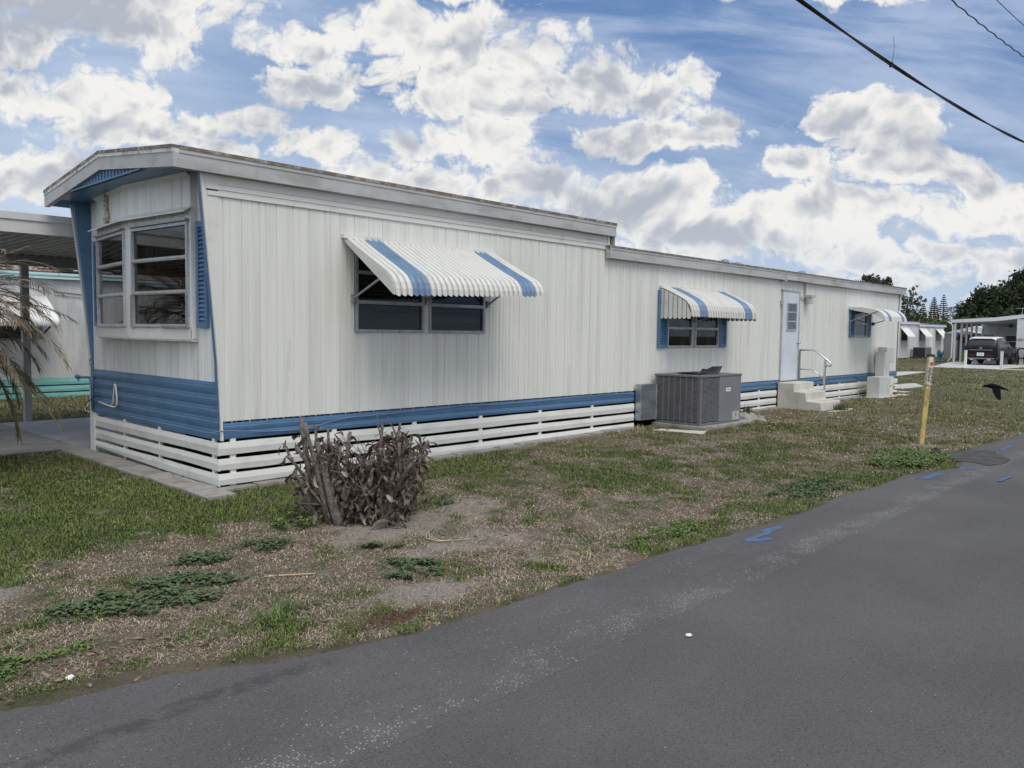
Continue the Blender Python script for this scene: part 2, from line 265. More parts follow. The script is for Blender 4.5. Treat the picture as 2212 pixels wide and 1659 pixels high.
# ---------------- mesh builder ----------------
ORG={}
def setp(o,label=None,cat=None,group=None,kind=None):
    if label: o['label']=label
    if cat: o['category']=cat
    if group: o['group']=group
    if kind: o['kind']=kind
    return o
def empty(name,loc,label=None,cat=None,group=None,rz=0):
    o=bpy.data.objects.new(name,None); COL.objects.link(o); o.location=loc; o.rotation_euler=(0,0,rz); o.empty_display_size=.1
    ORG[o]=Vector(loc); return setp(o,label,cat,group)
class MB:
    def __init__(s): s.v=[];s.f=[];s.mi=[];s.m=0
    def add(s,vs,fs):
        b=len(s.v); s.v+= [tuple(p) for p in vs]; s.f+=[tuple(i+b for i in f) for f in fs]; s.mi+=[s.m]*len(fs); return s
    def box(s,x0,x1,y0,y1,z0,z1):
        return s.add([(x0,y0,z0),(x1,y0,z0),(x1,y1,z0),(x0,y1,z0),(x0,y0,z1),(x1,y0,z1),(x1,y1,z1),(x0,y1,z1)],
          [(3,2,1,0),(4,5,6,7),(0,1,5,4),(1,2,6,5),(2,3,7,6),(3,0,4,7)])
    def obox(s,c,ax,ay,az):   # centre and three half-axes
        c=Vector(c);ax=Vector(ax);ay=Vector(ay);az=Vector(az); vs=[]
        for k in(-1,1):
            for (i,j) in((-1,-1),(1,-1),(1,1),(-1,1)): vs.append(c+ax*i+ay*j+az*k)
        return s.add(vs,[(3,2,1,0),(4,5,6,7),(0,1,5,4),(1,2,6,5),(2,3,7,6),(3,0,4,7)])
    def beam(s,p,q,w,h,up=(0,0,1)):
        p=Vector(p);q=Vector(q);d=(q-p); L=d.length; d.normalize(); up=Vector(up)
        a=d.cross(up)
        if a.length<1e-4: a=d.cross(Vector((1,0,0)))
        a.normalize(); b=a.cross(d); return s.obox((p+q)/2,d*L/2,a*w/2,b*h/2)
    def quad(s,*p): return s.add(p,[tuple(range(len(p)))])
    def prism(s,poly,axis,a,b):   # poly of 2-tuples in the two remaining axes order
        def P(u,v,w):
            return (w,u,v) if axis==0 else (u,w,v) if axis==1 else (u,v,w)
        k=len(poly); vs=[P(u,v,a) for u,v in poly]+[P(u,v,b) for u,v in poly]
        fs=[tuple(range(k))[::-1],tuple(range(k,2*k))]+[(i,(i+1)%k,(i+1)%k+k,i+k) for i in range(k)]
        return s.add(vs,fs)
    def tube(s,pts,r,n=8,cap=True):
        pts=[Vector(p) for p in pts]; rs=r if isinstance(r,(list,tuple)) else [r]*len(pts); b=len(s.v); fr=None; rings=[]
        for i,p in enumerate(pts):
            t=(pts[min(i+1,len(pts)-1)]-pts[max(i-1,0)])
            if t.length<1e-9: t=Vector((0,0,1))
            t.normalize()
            if fr is None:
                fr=t.cross(Vector((0,0,1)) if abs(t.z)<.9 else Vector((1,0,0))).normalized()
            else:
                fr=(fr-t*fr.dot(t))
                fr=fr.normalized() if fr.length>1e-6 else t.orthogonal().normalized()
            g=t.cross(fr)
            rings.append([p+fr*math.cos(2*PI*k/n)*rs[i]+g*math.sin(2*PI*k/n)*rs[i] for k in range(n)])
        vs=[q for rg in rings for q in rg]; fs=[]
        for i in range(len(pts)-1):
            for k in range(n): fs.append((i*n+k,i*n+(k+1)%n,(i+1)*n+(k+1)%n,(i+1)*n+k))
        if cap: fs+= [tuple(range(n))[::-1],tuple((len(pts)-1)*n+k for k in range(n))]
        return s.add(vs,fs)
    def lathe(s,prof,c=(0,0,0),n=12,axis=2):
        vs=[];fs=[]
        for r,h in prof:
            for k in range(n):
                a=2*PI*k/n; p=(r*math.cos(a),r*math.sin(a),h)
                if axis==0:p=(p[2],p[0],p[1])
                if axis==1:p=(p[0],p[2],p[1])
                vs.append((p[0]+c[0],p[1]+c[1],p[2]+c[2]))
        for i in range(len(prof)-1):
            for k in range(n): fs.append((i*n+k,i*n+(k+1)%n,(i+1)*n+(k+1)%n,(i+1)*n+k))
        fs+=[tuple(range(n))[::-1],tuple((len(prof)-1)*n+k for k in range(n))]
        return s.add(vs,fs)
    def build(s,name,mats,parent=None,org=None,smooth=False,label=None,bevel=0,solid=0,**k):
        o0=ORG[parent] if parent is not None else Vector(org or (0,0,0))
        me=bpy.data.meshes.new(name); me.from_pydata([(x-o0.x,y-o0.y,z-o0.z) for x,y,z in s.v],[],s.f)
        if isinstance(mats,str): mats=[mats]
        for m in mats: me.materials.append(MATS[m])
        if len(mats)>1: me.polygons.foreach_set('material_index',s.mi)
        if smooth: me.polygons.foreach_set('use_smooth',[True]*len(s.f))
        me.update(); o=bpy.data.objects.new(name,me); COL.objects.link(o)
        if parent is not None: o.parent=parent
        else: o.location=o0
        ORG[o]=o0
        if solid:
            md=o.modifiers.new('s','SOLIDIFY'); md.thickness=solid
        if bevel:
            md=o.modifiers.new('b','BEVEL'); md.width=bevel; md.segments=2; md.limit_method='ANGLE'
        if label: o['label']=label
        return setp(o,**k)
def ss(t): t=np.clip(t,0,1); return t*t*(3-2*t)
def gz(x,y):
    rise=.05+.10*ss(np.asarray(x,float)/9.)+.03*ss((np.asarray(x,float)-10)/15)
    base=ss((np.asarray(y,float)+4.4)/3.6)*rise
    return base-.06*ss((-4.75-np.asarray(y,float))/.3)
def G(x,y): return float(gz(x,y))
def vnoise(x,y,seed=0):
    xi=np.floor(x).astype(np.int64); yi=np.floor(y).astype(np.int64); fx=x-xi; fy=y-yi
    def h(a,b):
        k=(a*374761393+b*668265263+seed*144269504)&0xffffffff; k=((k^(k>>13))*1274126177)&0xffffffff
        return ((k^(k>>16))&0xffff)/65535.
    ux=fx*fx*(3-2*fx); uy=fy*fy*(3-2*fy)
    return (h(xi,yi)*(1-ux)+h(xi+1,yi)*ux)*(1-uy)+(h(xi,yi+1)*(1-ux)+h(xi+1,yi+1)*ux)*uy
def fbm(x,y,s,seed=0,o=4):
    a=0;w=.5;t=0
    for i in range(o): a=a+w*vnoise(x*s+i*7.3,y*s+i*3.1,seed+i); t+=w; w*=.55; s*=2.1
    return a/t
EDGE=[(-30,-3.2),(-8,-3.45),(-4,-3.6),(-2.919,-3.733),(-2.69,-3.788),(-2.33,-3.816),(-2.1,-3.934),(-1.85,-4.104),(-1.58,-4.214),(-1.27,-4.312),(-.96,-4.42),(-.69,-4.375),(-.22,-4.418),(.2,-4.39),(.7,-4.466),(1.47,-4.436),(2.47,-4.52),(3.02,-4.571),(3.88,-4.571),(4.85,-4.535),(5.59,-4.59),(6.8,-4.58),(7.9,-4.95),(8.3,-4.8),(8.95,-4.445),(10.4,-4.476),(13.1,-4.63),(25,-4.75),(160,-4.9)]
EX=np.array([e[0] for e in EDGE]);EY=np.array([e[1] for e in EDGE])
def edge_y(x): return np.interp(x,EX,EY)
def fields(x,y):
    """green cover, bare soil"""
    n1=fbm(x,y,.85,1); n2=fbm(x,y,4.2,9,5); n3=fbm(x,y,.25,31)
    g=.30+1.7*(n1-.5)+2.3*(n2-.5)+1.0*(n3-.5)
    g=g+.50*ss((y+2.0)/1.1)*ss((4.6-x)/2.5)               # green strip next to the skirting and the front lawn
    g=g+.35*ss((-1.0-x)/1.5)*ss((y+2.6)/1.)
    g=g-.45*ss((-1.9-x)/.7)*ss((-1.7-y)/.6)*ss((y+3.4)/.3)  # strawy corner
    g=g+.30*ss((-y-3.75)/.4)*ss((x-.1)/.5)                 # greener road margin
    g=g+.22*ss((x-11)/4)
    b=np.zeros_like(x)
    for cx,cy,rx,ry,a in((.55,-2.45,.75,.42,1.),(1.3,-2.3,.75,.32,.7),(.3,-3.2,.8,.30,.75),(-.55,-3.9,.5,.35,.8),(.55,-3.9,.4,.3,.5),(-2.7,-2.1,.35,.2,.6),(9.9,-3.9,.9,.35,.55),(4.8,-2.3,1.3,.4,.35),(2.8,-3.2,.9,.3,.35),(7.3,-1.9,1.3,.4,.35)):
        b=np.maximum(b,a*np.exp(-((x-cx)/rx)**2-((y-cy)/ry)**2))
    b=b*1.05+1.0*(fbm(x,y,2.3,77)-.5)+.9*(fbm(x,y,7.,5)-.5)
    return np.clip(g,-.4,1.2),np.clip(b,0,1)
# ---------------- ground ----------------
def axis(lo,hi,dlo,dhi,st,grow=1.18):
    a=list(np.arange(dlo,dhi+1e-6,st)); s=st
    while a[-1]<hi: s*=grow; a.append(a[-1]+min(s,60))
    s=st
    while a[0]>lo: s*=grow; a.insert(0,a[0]-min(s,60))
    return np.array(a)
ax=axis(-400,900,-4.5,13,.05,1.09); ay=axis(-400,900,-5,2.2,.05,1.09)
GX,GY=np.meshgrid(ax,ay,indexing='ij'); GX=GX.ravel();GY=GY.ravel()
gg,bb=fields(GX,GY)
GZ=gz(GX,GY)+.018*(fbm(GX,GY,2.6,3)-.5)*ss((GY+4.8)/.4)+.012*(fbm(GX,GY,9,4)-.5)-.25*ss((np.hypot(GX,GY)-150)/500)
inside=(GX>.05)&(GX<20.3)&(GY>.02)&(GY<3.6); GZ=np.where(inside,GZ-.05,GZ)
na,nb=len(ax),len(ay)
idx=np.arange(na*nb).reshape(na,nb)
fc=np.stack([idx[:-1,:-1],idx[1:,:-1],idx[1:,1:],idx[:-1,1:]],-1).reshape(-1,4)
def npmesh(name,V,Fc,mats,col=None,mi=None,smooth=False,**k):
    me=bpy.data.meshes.new(name); kf=Fc.shape[1]
    me.vertices.add(len(V)); me.vertices.foreach_set('co',V.astype(np.float32).ravel())
    me.loops.add(Fc.size); me.loops.foreach_set('vertex_index',Fc.astype(np.int32).ravel())
    me.polygons.add(len(Fc)); me.polygons.foreach_set('loop_start',(np.arange(len(Fc))*kf).astype(np.int32))
    try: me.polygons.foreach_set('loop_total',np.full(len(Fc),kf,np.int32))
    except Exception: pass
    for m in mats: me.materials.append(MATS[m])
    if mi is not None: me.polygons.foreach_set('material_index',mi.astype(np.int32))
    if smooth: me.polygons.foreach_set('use_smooth',np.ones(len(Fc),bool))
    if col is not None:
        a=me.color_attributes.new('tint','FLOAT_COLOR','POINT'); c=np.ones((len(V),4),np.float32); c[:,:3]=col; a.data.foreach_set('color',c.ravel())
    me.update(); me.validate(); o=bpy.data.objects.new(name,me); COL.objects.link(o); return setp(o,**k)
def tintmat(name,rough,bump=0,mixn=.3):
    m=bpy.data.materials.new(name); m.use_nodes=True; k=N(m.node_tree); b=m.node_tree.nodes['Principled BSDF']
    a=k.new('ShaderNodeAttribute'); a.attribute_name='tint'; pos=k.new('ShaderNodeNewGeometry').outputs['Position']
    c=a.outputs['Color']
    if mixn:
        f=k.m('MULTIPLY',k.ramp(k.noise(pos,38,5,.7),.42,.66),mixn); c=k.mix(f,c,(.05,.042,.03))
        f=k.m('MULTIPLY',k.ramp(k.noise(pos,85,4,.7),.55,.75),mixn); c=k.mix(f,c,(.30,.25,.19))
    k.put(b.inputs['Base Color'],c); b.inputs['Roughness'].default_value=rough; b.inputs['Specular IOR Level'].default_value=.2
    if bump:
        bp=k.new('ShaderNodeBump'); bp.inputs['Strength'].default_value=bump; bp.inputs['Distance'].default_value=.02
        k.put(bp.inputs['Height'],k.noise(pos,60,5,.7)); k.put(b.inputs['Normal'],bp.outputs[0])
    MATS[name]=m
tintmat('soil',.95,.8,.55); tintmat('blades',.7,0,0)
def lerp(a,b,t): return a+(b-a)*t[:,None]
thatch=np.array([.145,.118,.088]); green=np.array([.050,.062,.022]); sand=np.array([.30,.262,.225])
c=lerp(np.broadcast_to(thatch,(len(GX),3)),green,ss(gg*.9+.1)*.8); c=lerp(c,sand,ss((bb-.22)/.5))
far=ss((np.hypot(GX-CAM.x,GY-CAM.y)-9)/14)
c=lerp(c,np.array([.100,.105,.048])*(.65+.75*fbm(GX,GY,.9,52))[:,None]+np.array([.05,.035,.02])*(fbm(GX,GY,.35,61)-.3)[:,None],far*.85)
npmesh('ground',np.stack([GX,GY,GZ],1),fc,['soil'],col=np.clip(c,0.01,1),smooth=True,kind='structure')
# ---------------- road ----------------
rx=np.concatenate([np.arange(-30,-5,.5),np.arange(-5,14,.04),np.arange(14,160,1.)])
re=edge_y(rx)+.065+.05*(fbm(rx,rx*0+2,2.2,8)-.5)+.09*(fbm(rx,rx*0+5,7,18)-.5)
seam=-5.30+.03*(fbm(rx,rx*0,1.5,3)-.5)
def strip(name,ya,yb,z,m,rows=6,drop=0):
    V=[];k=rows
    for t in np.linspace(0,1,k):
        y=ya*(1-t)+yb*t; zz=z+0*rx-(drop if t==0 else 0)
        V.append(np.stack([rx,y,zz],1))
    V=np.concatenate(V); L=len(rx); f=[]
    for r_ in range(k-1):
        i=np.arange(L-1)+r_*L; f.append(np.stack([i,i+L,i+L+1,i+1],1))
    return npmesh(name,V,np.concatenate(f),[m],kind='structure')
strip('road_shoulder',re,seam-.05,.012,'asphalt_old',6,.03)
strip('road',seam,seam*0-13,.0140,'asphalt_new',4,.003)
def blob(name,pts,z,m,thick=.004,**k):
    P=[]
    K=len(pts)
    for i in range(K):
        a=Vector((*pts[i],0));b=Vector((*pts[(i+1)%K],0)); s=max(2,int((b-a).length/.05))
        for j in range(s):
            p=a.lerp(b,j/s); P.append((p.x+random.uniform(-1,1)*.028,p.y+random.uniform(-1,1)*.028))
    b=MB(); b.prism(P,2,z-thick,z); return b.build(name,m,org=(pts[0][0],pts[0][1],0),**k)
blob('asphalt_patch',[(8.9,-4.46),(9.3,-4.40),(9.8,-4.62),(9.95,-4.8),(9.62,-4.98),(9.2,-5.22),(8.75,-5.27),(8.25,-5.17),(8.45,-4.95),(8.40,-4.74)],.020,'asphalt_patch',.006,kind='structure')
def arrow(name,segs,w,lab):
    b=MB()
    for i,(a,c2) in enumerate(segs):
        a=Vector((*a,0));c2=Vector((*c2,0)); d=(c2-a); L=d.length; d.normalize(); nrm=Vector((-d.y,d.x,0)); K=max(3,int(L/.04)); ps=[];qs=[]
        for j in range(K+1):
            ww=w*(.75+.5*random.random())*(.6 if j in(0,K) else 1)*.5; p=a+d*L*j/K+nrm*random.uniform(-.006,.006)
            ps.append((p+nrm*ww)[:2]); qs.append((p-nrm*ww)[:2])
        b.prism(ps+qs[::-1],2,.014,.0165+.0006*i)
    b.build(name,'road_blue',org=(segs[0][0][0],segs[0][0][1],0),kind='structure')
arrow('road_marking',[((2.93,-4.76),(2.2,-4.79)),((2.2,-4.79),(2.44,-4.90)),((2.93,-4.76),(2.62,-4.72))],.055,'')
arrow('road_marking',[((6.5,-4.86),(7.15,-4.90))],.09,'')
arrow('road_marking',[((7.65,-4.98),(7.95,-4.97)),((7.7,-5.05),(8.1,-5.12))],.05,'')
arrow('road_marking',[((10.15,-4.9),(10.95,-4.88))],.06,'')
b=MB(); b.prism([(7.0,-5.55),(7.5,-5.57),(7.48,-5.61),(7.02,-5.59)],2,.019,.024); b.build('road_marking','road_blue',org=(7,-5.5,0),kind='structure')
# driveway slabs beside the home's front
b=MB(); b.prism([(-9,4.12),(-.32,3.98),(-.06,4.4),(-.1,7.75),(-9,7.9)],2,-.05,.060)
b.build('driveway','slab_grey',kind='structure')
b=MB(); b.prism([(-.31,3.98),(.0,3.70),(20.0,3.70),(20.0,7.95),(-.08,7.85),(-.045,4.4)],2,-.05,.066); b.build('carport_floor','slab_blue',kind='structure')
# right side drives
b=MB(); b.prism([(42.3,2.3),(42.9,5.5),(52.8,7.3),(66,7.3),(66,2.2),(48,2.0)],2,.10,.192); b.build('driveway','drive_pale',kind='structure')
b=MB(); b.prism([(41.3,-14),(42.3,-14),(42.9,5.4),(41.9,5.4)],2,.10,.186); b.build('path','drive_pale',kind='structure')
b=MB(); b.prism([(28,2.9),(35.2,3.5),(34.5,4.2),(28,5.4)],2,.10,.190); b.build('path','drive_pale',kind='structure')
b=MB(); b.prism([(21.6,.2),(23.4,.15),(25.0,.9),(24.4,1.0),(21.4,1.1)],2,.10,.190); b.build('path','drive_pale',kind='structure')
# =============== the blue and white mobile home ===============
V=Vector
home=empty('mobile_home',(0,0,0),'long white mobile home with blue trim, stepped roof and striped awnings, nearest to the road','mobile home')
def grooves(L,pitch=.203,seed=0,depth=.010):
    """profile along the sheet: list of (distance, outward offset)"""
    r_=random.Random(seed); pts=[(0,0)]; x=.05
    while x<L-.08:
        d=depth; pts+= [(x-.007,0),(x-.002,-d),(x+.003,-d),(x+.008,0)]
        y=x+pitch*.36
        if y<L-.05: pts+=[(y-.007,0),(y-.001,-.0035),(y+.004,.003),(y+.010,0)]
        y=x+pitch*.62
        if y<L-.05: pts+=[(y-.006,0),(y,-.0045),(y+.006,0)]
        x+=pitch
    pts.append((L,0)); return [p for p in pts if 0<=p[0]<=L]
def siding(mb,O,a,nr,L,zlo,zhi,holes=(),pitch=.203,seed=0,depth=.0095):
    """vertical ribbed sheet standing on origin O, along a, outward nr; zlo/zhi are functions of distance"""
    O=V(O);a=V(a);nr=V(nr); pr=grooves(L,pitch,seed,depth)
    for h in holes:
        for e in(h[0],h[1]): pr.append((e,None))
    pr.sort(key=lambda t:t[0]); out=[]
    for d,o in pr:
        if o is None:
            q=[p for p in pr if p[1] is not None]; k=max([p for p in q if p[0]<=d],key=lambda t:t[0]); l=min([p for p in q if p[0]>=d],key=lambda t:t[0])
            o=k[1] if l[0]==k[0] else k[1]+(l[1]-k[1])*(d-k[0])/(l[0]-k[0])
        out.append((d,o))
    for (d0,o0),(d1,o1) in zip(out,out[1:]):
        if d1-d0<1e-6: continue
        mid=(d0+d1)/2; cuts=[(0,1e9)]
        segs=[(None,None)]
        hs=sorted([h for h in holes if h[0]<mid<h[1]],key=lambda h:h[2])
        lo=('f',zlo); segs=[]
        cur=None
        zs=[]
        for h in hs: segs.append((cur,h[2])); cur=h[3]
        segs.append((cur,None))
        for s0,s1 in segs:
            za0=zlo(d0) if s0 is None else s0; za1=zlo(d1) if s0 is None else s0
            zb0=zhi(d0) if s1 is None else s1; zb1=zhi(d1) if s1 is None else s1
            p0=O+a*d0+nr*o0; p1=O+a*d1+nr*o1
            mb.quad((p0.x,p0.y,za0),(p1.x,p1.y,za1),(p1.x,p1.y,zb1),(p0.x,p0.y,zb0))
def window(parent,O,a,nr,w,z0,z1,rails,fw=.035,label=None,gl='glass',frame='aluminium',blind=True,bl0=0,bl1=1,curtain=None,fd=.028,bz=None,pitch=.045):
    """a framed window as a part with pane and blind sub-parts"""
    O=V((O[0],O[1],0));a=V(a);nr=V(nr)
    def bx(mb,d0,d1,o0,o1,za,zb):
        c_=O+a*(d0+d1)/2+nr*(o0+o1)/2+V((0,0,(za+zb)/2)); mb.obox(c_,a*(d1-d0)/2,nr*(o1-o0)/2,V((0,0,(zb-za)/2)))
    m=MB()
    bx(m,0,fw,-.05,fd,z0,z1); bx(m,w-fw,w,-.05,fd,z0,z1); bx(m,fw,w-fw,-.05,fd,z0,z0+fw); bx(m,fw,w-fw,-.05,fd,z1-fw,z1)
    for r_ in rails: bx(m,fw,w-fw,-.02,fd+.006,r_-.014,r_+.014); bx(m,fw+.001,w-fw-.001,-.016,fd-.004,r_-.026,r_-.014)
    wn=m.build('window',frame,parent,label=label)
    m=MB(); zz=[z0+fw]+list(rails)+[z1-fw]
    p=lambda d,z,o: tuple(O+a*d+nr*o+V((0,0,z)))
    m.quad(p(fw,z0+fw,-.004),p(w-fw,z0+fw,-.004),p(w-fw,z1-fw,-.004),p(fw,z1-fw,-.004)); m.build('pane',gl,wn)
    if blind:
        m=MB(); z=z0+fw+.02; d0=fw+(w-2*fw)*bl0+.01; d1=fw+(w-2*fw)*bl1-.01
        while z<z1-fw-.01:
            m.add([p(d0,z,-.075),p(d1,z,-.075),p(d1,z+.007,-.055),p(d0,z+.007,-.055),p(d0,z-.003,-.075),p(d1,z-.003,-.075),p(d1,z+.004,-.055),p(d0,z+.004,-.055)],[(0,1,2,3),(7,6,5,4),(3,2,6,7),(4,5,1,0)]); z+=pitch
        for t in(.03,.5,.97):
            d=d0+(d1-d0)*t; bx(m,d-.0025,d+.0025,-.052,-.049,z0+fw,z1-fw)
        m.build('blind','blind_dark' if gl=='glass_dark' else 'blind',wn)
    if curtain:
        c0,c1,cm=curtain; m=MB(); k=10
        for i in range(k):
            d0=fw+(w-2*fw)*(c0+(c1-c0)*i/k); d1=fw+(w-2*fw)*(c0+(c1-c0)*(i+1)/k); o0=-.13-(i%2)*.03;o1=-.13-((i+1)%2)*.03
            m.quad(p(d0,z0,o0),p(d1,z0,o1),p(d1,z1,o1),p(d0,z1,o0))
        m.build('curtain',cm,wn)
    return wn
def shutter(parent,O,a,nr,w,z0,z1,off=.004):
    O=V((O[0],O[1],0));a=V(a);nr=V(nr); m=MB()
    def bx(d0,d1,o0,o1,za,zb):
        m.obox(O+a*(d0+d1)/2+nr*(o0+o1)/2+V((0,0,(za+zb)/2)),a*(d1-d0)/2,nr*(o1-o0)/2,V((0,0,(zb-za)/2)))
    s=min(.05,w*.22)
    bx(0,s,off,off+.03,z0,z1); bx(w-s,w,off,off+.03,z0,z1); bx(s,w-s,off,off+.03,z0,z0+.06); bx(s,w-s,off,off+.03,z1-.06,z1)
    bx(s,w-s,off,off+.004,z0+.06,z1-.06)
    z=z0+.075; P=.047
    while z<z1-.09:
        c_=O+a*(w/2)+nr*(off+.014)+V((0,0,z+P/2)); m.obox(c_,a*(w/2-s-.006),nr*.013+V((0,0,-.020)),(nr*.55+V((0,0,.35))).normalized()*.003); z+=P
    return m.build('shutter','blue_paint',parent)
H1,H2=3.28,2.935
XS=6.56
sideholes=[(1.675,3.806,1.705,2.77),(8.34,10.165,1.485,2.50),(17.0,17.93,1.71,2.44),(12.86,13.73,.74,2.70)]
m=MB()
siding(m,(0,0,0),(1,0,0),(0,-1,0),XS,lambda d:.74,lambda d:3.085,[h for h in sideholes if h[0]<6],seed=1)
siding(m,(XS,0,0),(1,0,0),(0,-1,0),20.36-XS,lambda d:.74,lambda d:2.96,[(h[0]-XS,h[1]-XS,h[2],h[3]) for h in sideholes if h[0]>6],seed=2)
m.prism([(20.36,.60),(20.40,1.3),(20.53,2.96),(20.36,2.96)],1,-.004,.05)
# bits of wear: screws
for r_,z in((1,1.90),(2,1.20),(3,2.45)):
    x=.15
    while x<20.2:
        if not any(h[0]-.05<x<h[1]+.05 and h[2]<z<h[3] for h in sideholes): m.obox((x,-.002,z+random.uniform(-.006,.006)),(.006,0,0),(0,.003,0),(0,0,.006))
        x+=.203
m.build('side_wall','siding_white',home)
m=MB()   # horizontal band under the raised eave
for i,(z0,z1,o) in enumerate(((3.075,3.118,.020),(3.122,3.135,.008),(3.139,3.19,.014),(3.194,3.28,.009))): m.box(-.13 if i else -.115,XS-.02,-o,.0-.0005*i,z0,z1)
m.box(XS-.02,XS+.03,-.03,.03,3.07,3.29)
m.build('wall_band','trim_white',home)
m=MB(); m.prism([(.0,.57),(-.012,.57),(-.022,1.37),(-.07,1.97),(-.19,3.30),(0,3.30)],1,.002,.075)
m.build('wing_wall','blue_paint',home)
m=MB(); m.prism([(.0,.56),(-.004,.56),(-.014,1.37),(-.060,1.97),(-.168,3.29),(0,3.29)],1,-.008,.0015)
pe=[(.012,.56),(-.018,1.37),(-.066,1.97),(-.18,3.30)]
for (x0,z0),(x1,z1) in zip(pe,pe[1:]): m.beam((x0,-.010,z0),(x1,-.010,z1),.022,.03,up=(0,1,0))
m.build('corner_trim','trim_white',home)
m=MB(); m.prism([(.0,.57),(-.012,.57),(-.022,1.37),(-.07,1.97),(-.21,3.37),(0,3.37)],1,3.585,3.655)
m.build('wing_wall','blue_paint',home)
m=MB()
pe=[(-.014,.56),(-.024,1.37),(-.072,1.97),(-.215,3.36)]
for (x0,z0),(x1,z1) in zip(pe,pe[1:]): m.beam((x0,3.67,z0),(x1,3.67,z1),.03,.02,up=(0,1,0))
m.build('corner_trim','trim_white',home)
# blue bands
def hcorr(mb,x0,x1,z0,z1,n,y,out,ax='x'):
    """horizontal corrugation"""
    z=z0; P=(z1-z0)/n; prof=[]
    for i in range(n):
        b0=z0+i*P; prof+= [(0,b0),(.55,b0+.03*P),(.9,b0+.3*P),(1,b0+.52*P),(.55,b0+.62*P),(.5,b0+.80*P),(.12,b0+.86*P),(.1,b0+.97*P)]
    prof.append((0,z1))
    for (o0,a0),(o1,a1) in zip(prof,prof[1:]):
        if ax=='x': mb.quad((x0,y-out*o0,a0),(x1,y-out*o0,a0),(x1,y-out*o1,a1),(x0,y-out*o1,a1))
        else: mb.quad((y-out*o0,x0,a0),(y-out*o0,x1,a0),(y-out*o1,x1,a1),(y-out*o1,x0,a1))
m=MB(); hcorr(m,.03,7.38,.573,.742,2,-.006,.012); hcorr(m,7.9,12.82,.573,.742,2,-.006,.012); hcorr(m,13.77,20.35,.573,.742,2,-.006,.012)
m.box(.03,20.35,.0,.05,.57,.76); m.build('blue_band','blue_paint',home)
m=MB(); hcorr(m,1.66,3.6,.56,1.168,5,-.004,.014,'y'); hcorr(m,.0,1.655,.56,1.168,5,-.008,.014,'y'); m.box(.0,.05,.012,3.6,.558,1.165)
m.build('blue_band','blue_paint',home)
# front wall beside and under the bay
m=MB()
def fs(y0,y1,z0,z1,seed,x=0,pitch=.15): siding(m,(x,y1,0),(0,-1,0),(-1,0,0),y1-y0,lambda d:z0,lambda d:z1,seed=seed,pitch=pitch,depth=.006)
fs(.07,.50,1.165,3.40,5); fs(3.16,3.60,1.165,3.40,6); fs(.50,3.16,1.165,1.70,7)
m.build('front_wall','front_white',home)
# ---- bay window ----
A=V((-.07,3.18,0)); B=V((-.20,1.83,0)); C=V((-.07,.48,0))
m=MB()
for P,Q,sd_ in((A,B,11),(B,C,12)):
    a=(Q-P); L=a.length; a.normalize(); nr=V((a.y,-a.x,0))
    if nr.x>0: nr=-nr
    siding(m,P,a,nr,L,lambda d:2.90,lambda d:3.385,seed=sd_,pitch=.19,depth=.008)
    # wall around the glass
    for d0,d1,z0,z1 in((0,L,2.86,2.90),(0,L,1.60,1.735),(0,.035,1.735,2.86),(L-.10,L,1.735,2.86)) if P is A else ((0,L,2.86,2.90),(0,L,1.60,1.735),(0,.10,1.735,2.86),(L-.03,L,1.735,2.86)):
        m.obox(P+a*(d0+d1)/2-nr*.02+V((0,0,(z0+z1)/2)),a*(d1-d0)/2,nr*.02,V((0,0,(z1-z0)/2)))
for P in(A,C):
    y=P.y; s=1 if P is A else -1
    m.box(P.x,.0,min(y,y-s*.02),max(y,y-s*.02),1.6,3.39)
m.prism([(A.x,A.y),(B.x,B.y),(C.x,C.y),(0,C.y),(0,A.y)],2,1.585,1.60)
bay=m.build('bay_wall','front_white',home)
def flare(z,h,o,name,mt):
    m=MB()
    for P,Q in((A,B),(B,C)):
        a=(Q-P).normalized(); nr=V((a.y,-a.x,0)); nr=-nr if nr.x>0 else nr
        e=.04 if P is A else 0; e2=.04 if Q is C else 0; p=P-a*e; q=Q+a*e2
        if Q is B: q2=B+V((-o*1.01,0,0))
        if P is B: p2=B+V((-o*1.01,0,0))
        po=(p+nr*o) if P is A else p2; qo=(q+nr*o) if Q is C else q2
        zz=V((0,0,z)); up=V((0,0,h)); t=V((0,0,.012))
        m.add([p+zz+up,q+zz+up,qo+zz,po+zz,p+zz+up-t,q+zz+up-t,qo+zz-t,po+zz-t],[(0,1,2,3),(7,6,5,4),(3,2,6,7),(0,3,7,4),(2,1,5,6)])
    m.build(name,mt,bay)
flare(2.955,.06,.10,'window_hood','trim_white')
m=MB()
for P,Q in((A,B),(B,C)):
    a=(Q-P).normalized(); nr=V((a.y,-a.x,0)); nr=-nr if nr.x>0 else nr
    m.add([P+V((0,0,3.33)),Q+V((0,0,3.33)),Q+V((-.07 if Q is B else 0,0,3.385))+(nr*.07 if Q is C else V((0,0,0))),P+V((-.07 if P is B else 0,0,3.385))+(nr*.07 if P is A else V((0,0,0)))],[(0,1,2,3)])
m.build('crown_trim','trim_white',bay)
m=MB()
for P,Q in((A,B),(B,C)):
    a=(Q-P).normalized(); nr=V((a.y,-a.x,0)); nr=-nr if nr.x>0 else nr
    pp=P+nr*.012;qq=Q+nr*.012
    if Q is B: qq=B+V((-.012,0,0))
    if P is B: pp=B+V((-.012,0,0))
    m.add([pp+V((0,0,1.61)),qq+V((0,0,1.61)),qq+V((0,0,1.725)),pp+V((0,0,1.725))],[(0,1,2,3)])
m.prism([(A.x-.012,A.y),(B.x-.012,B.y),(C.x-.012,C.y),(0,C.y),(0,A.y)],2,1.603,1.6099)
m.build('window_sill','trim_white',bay)
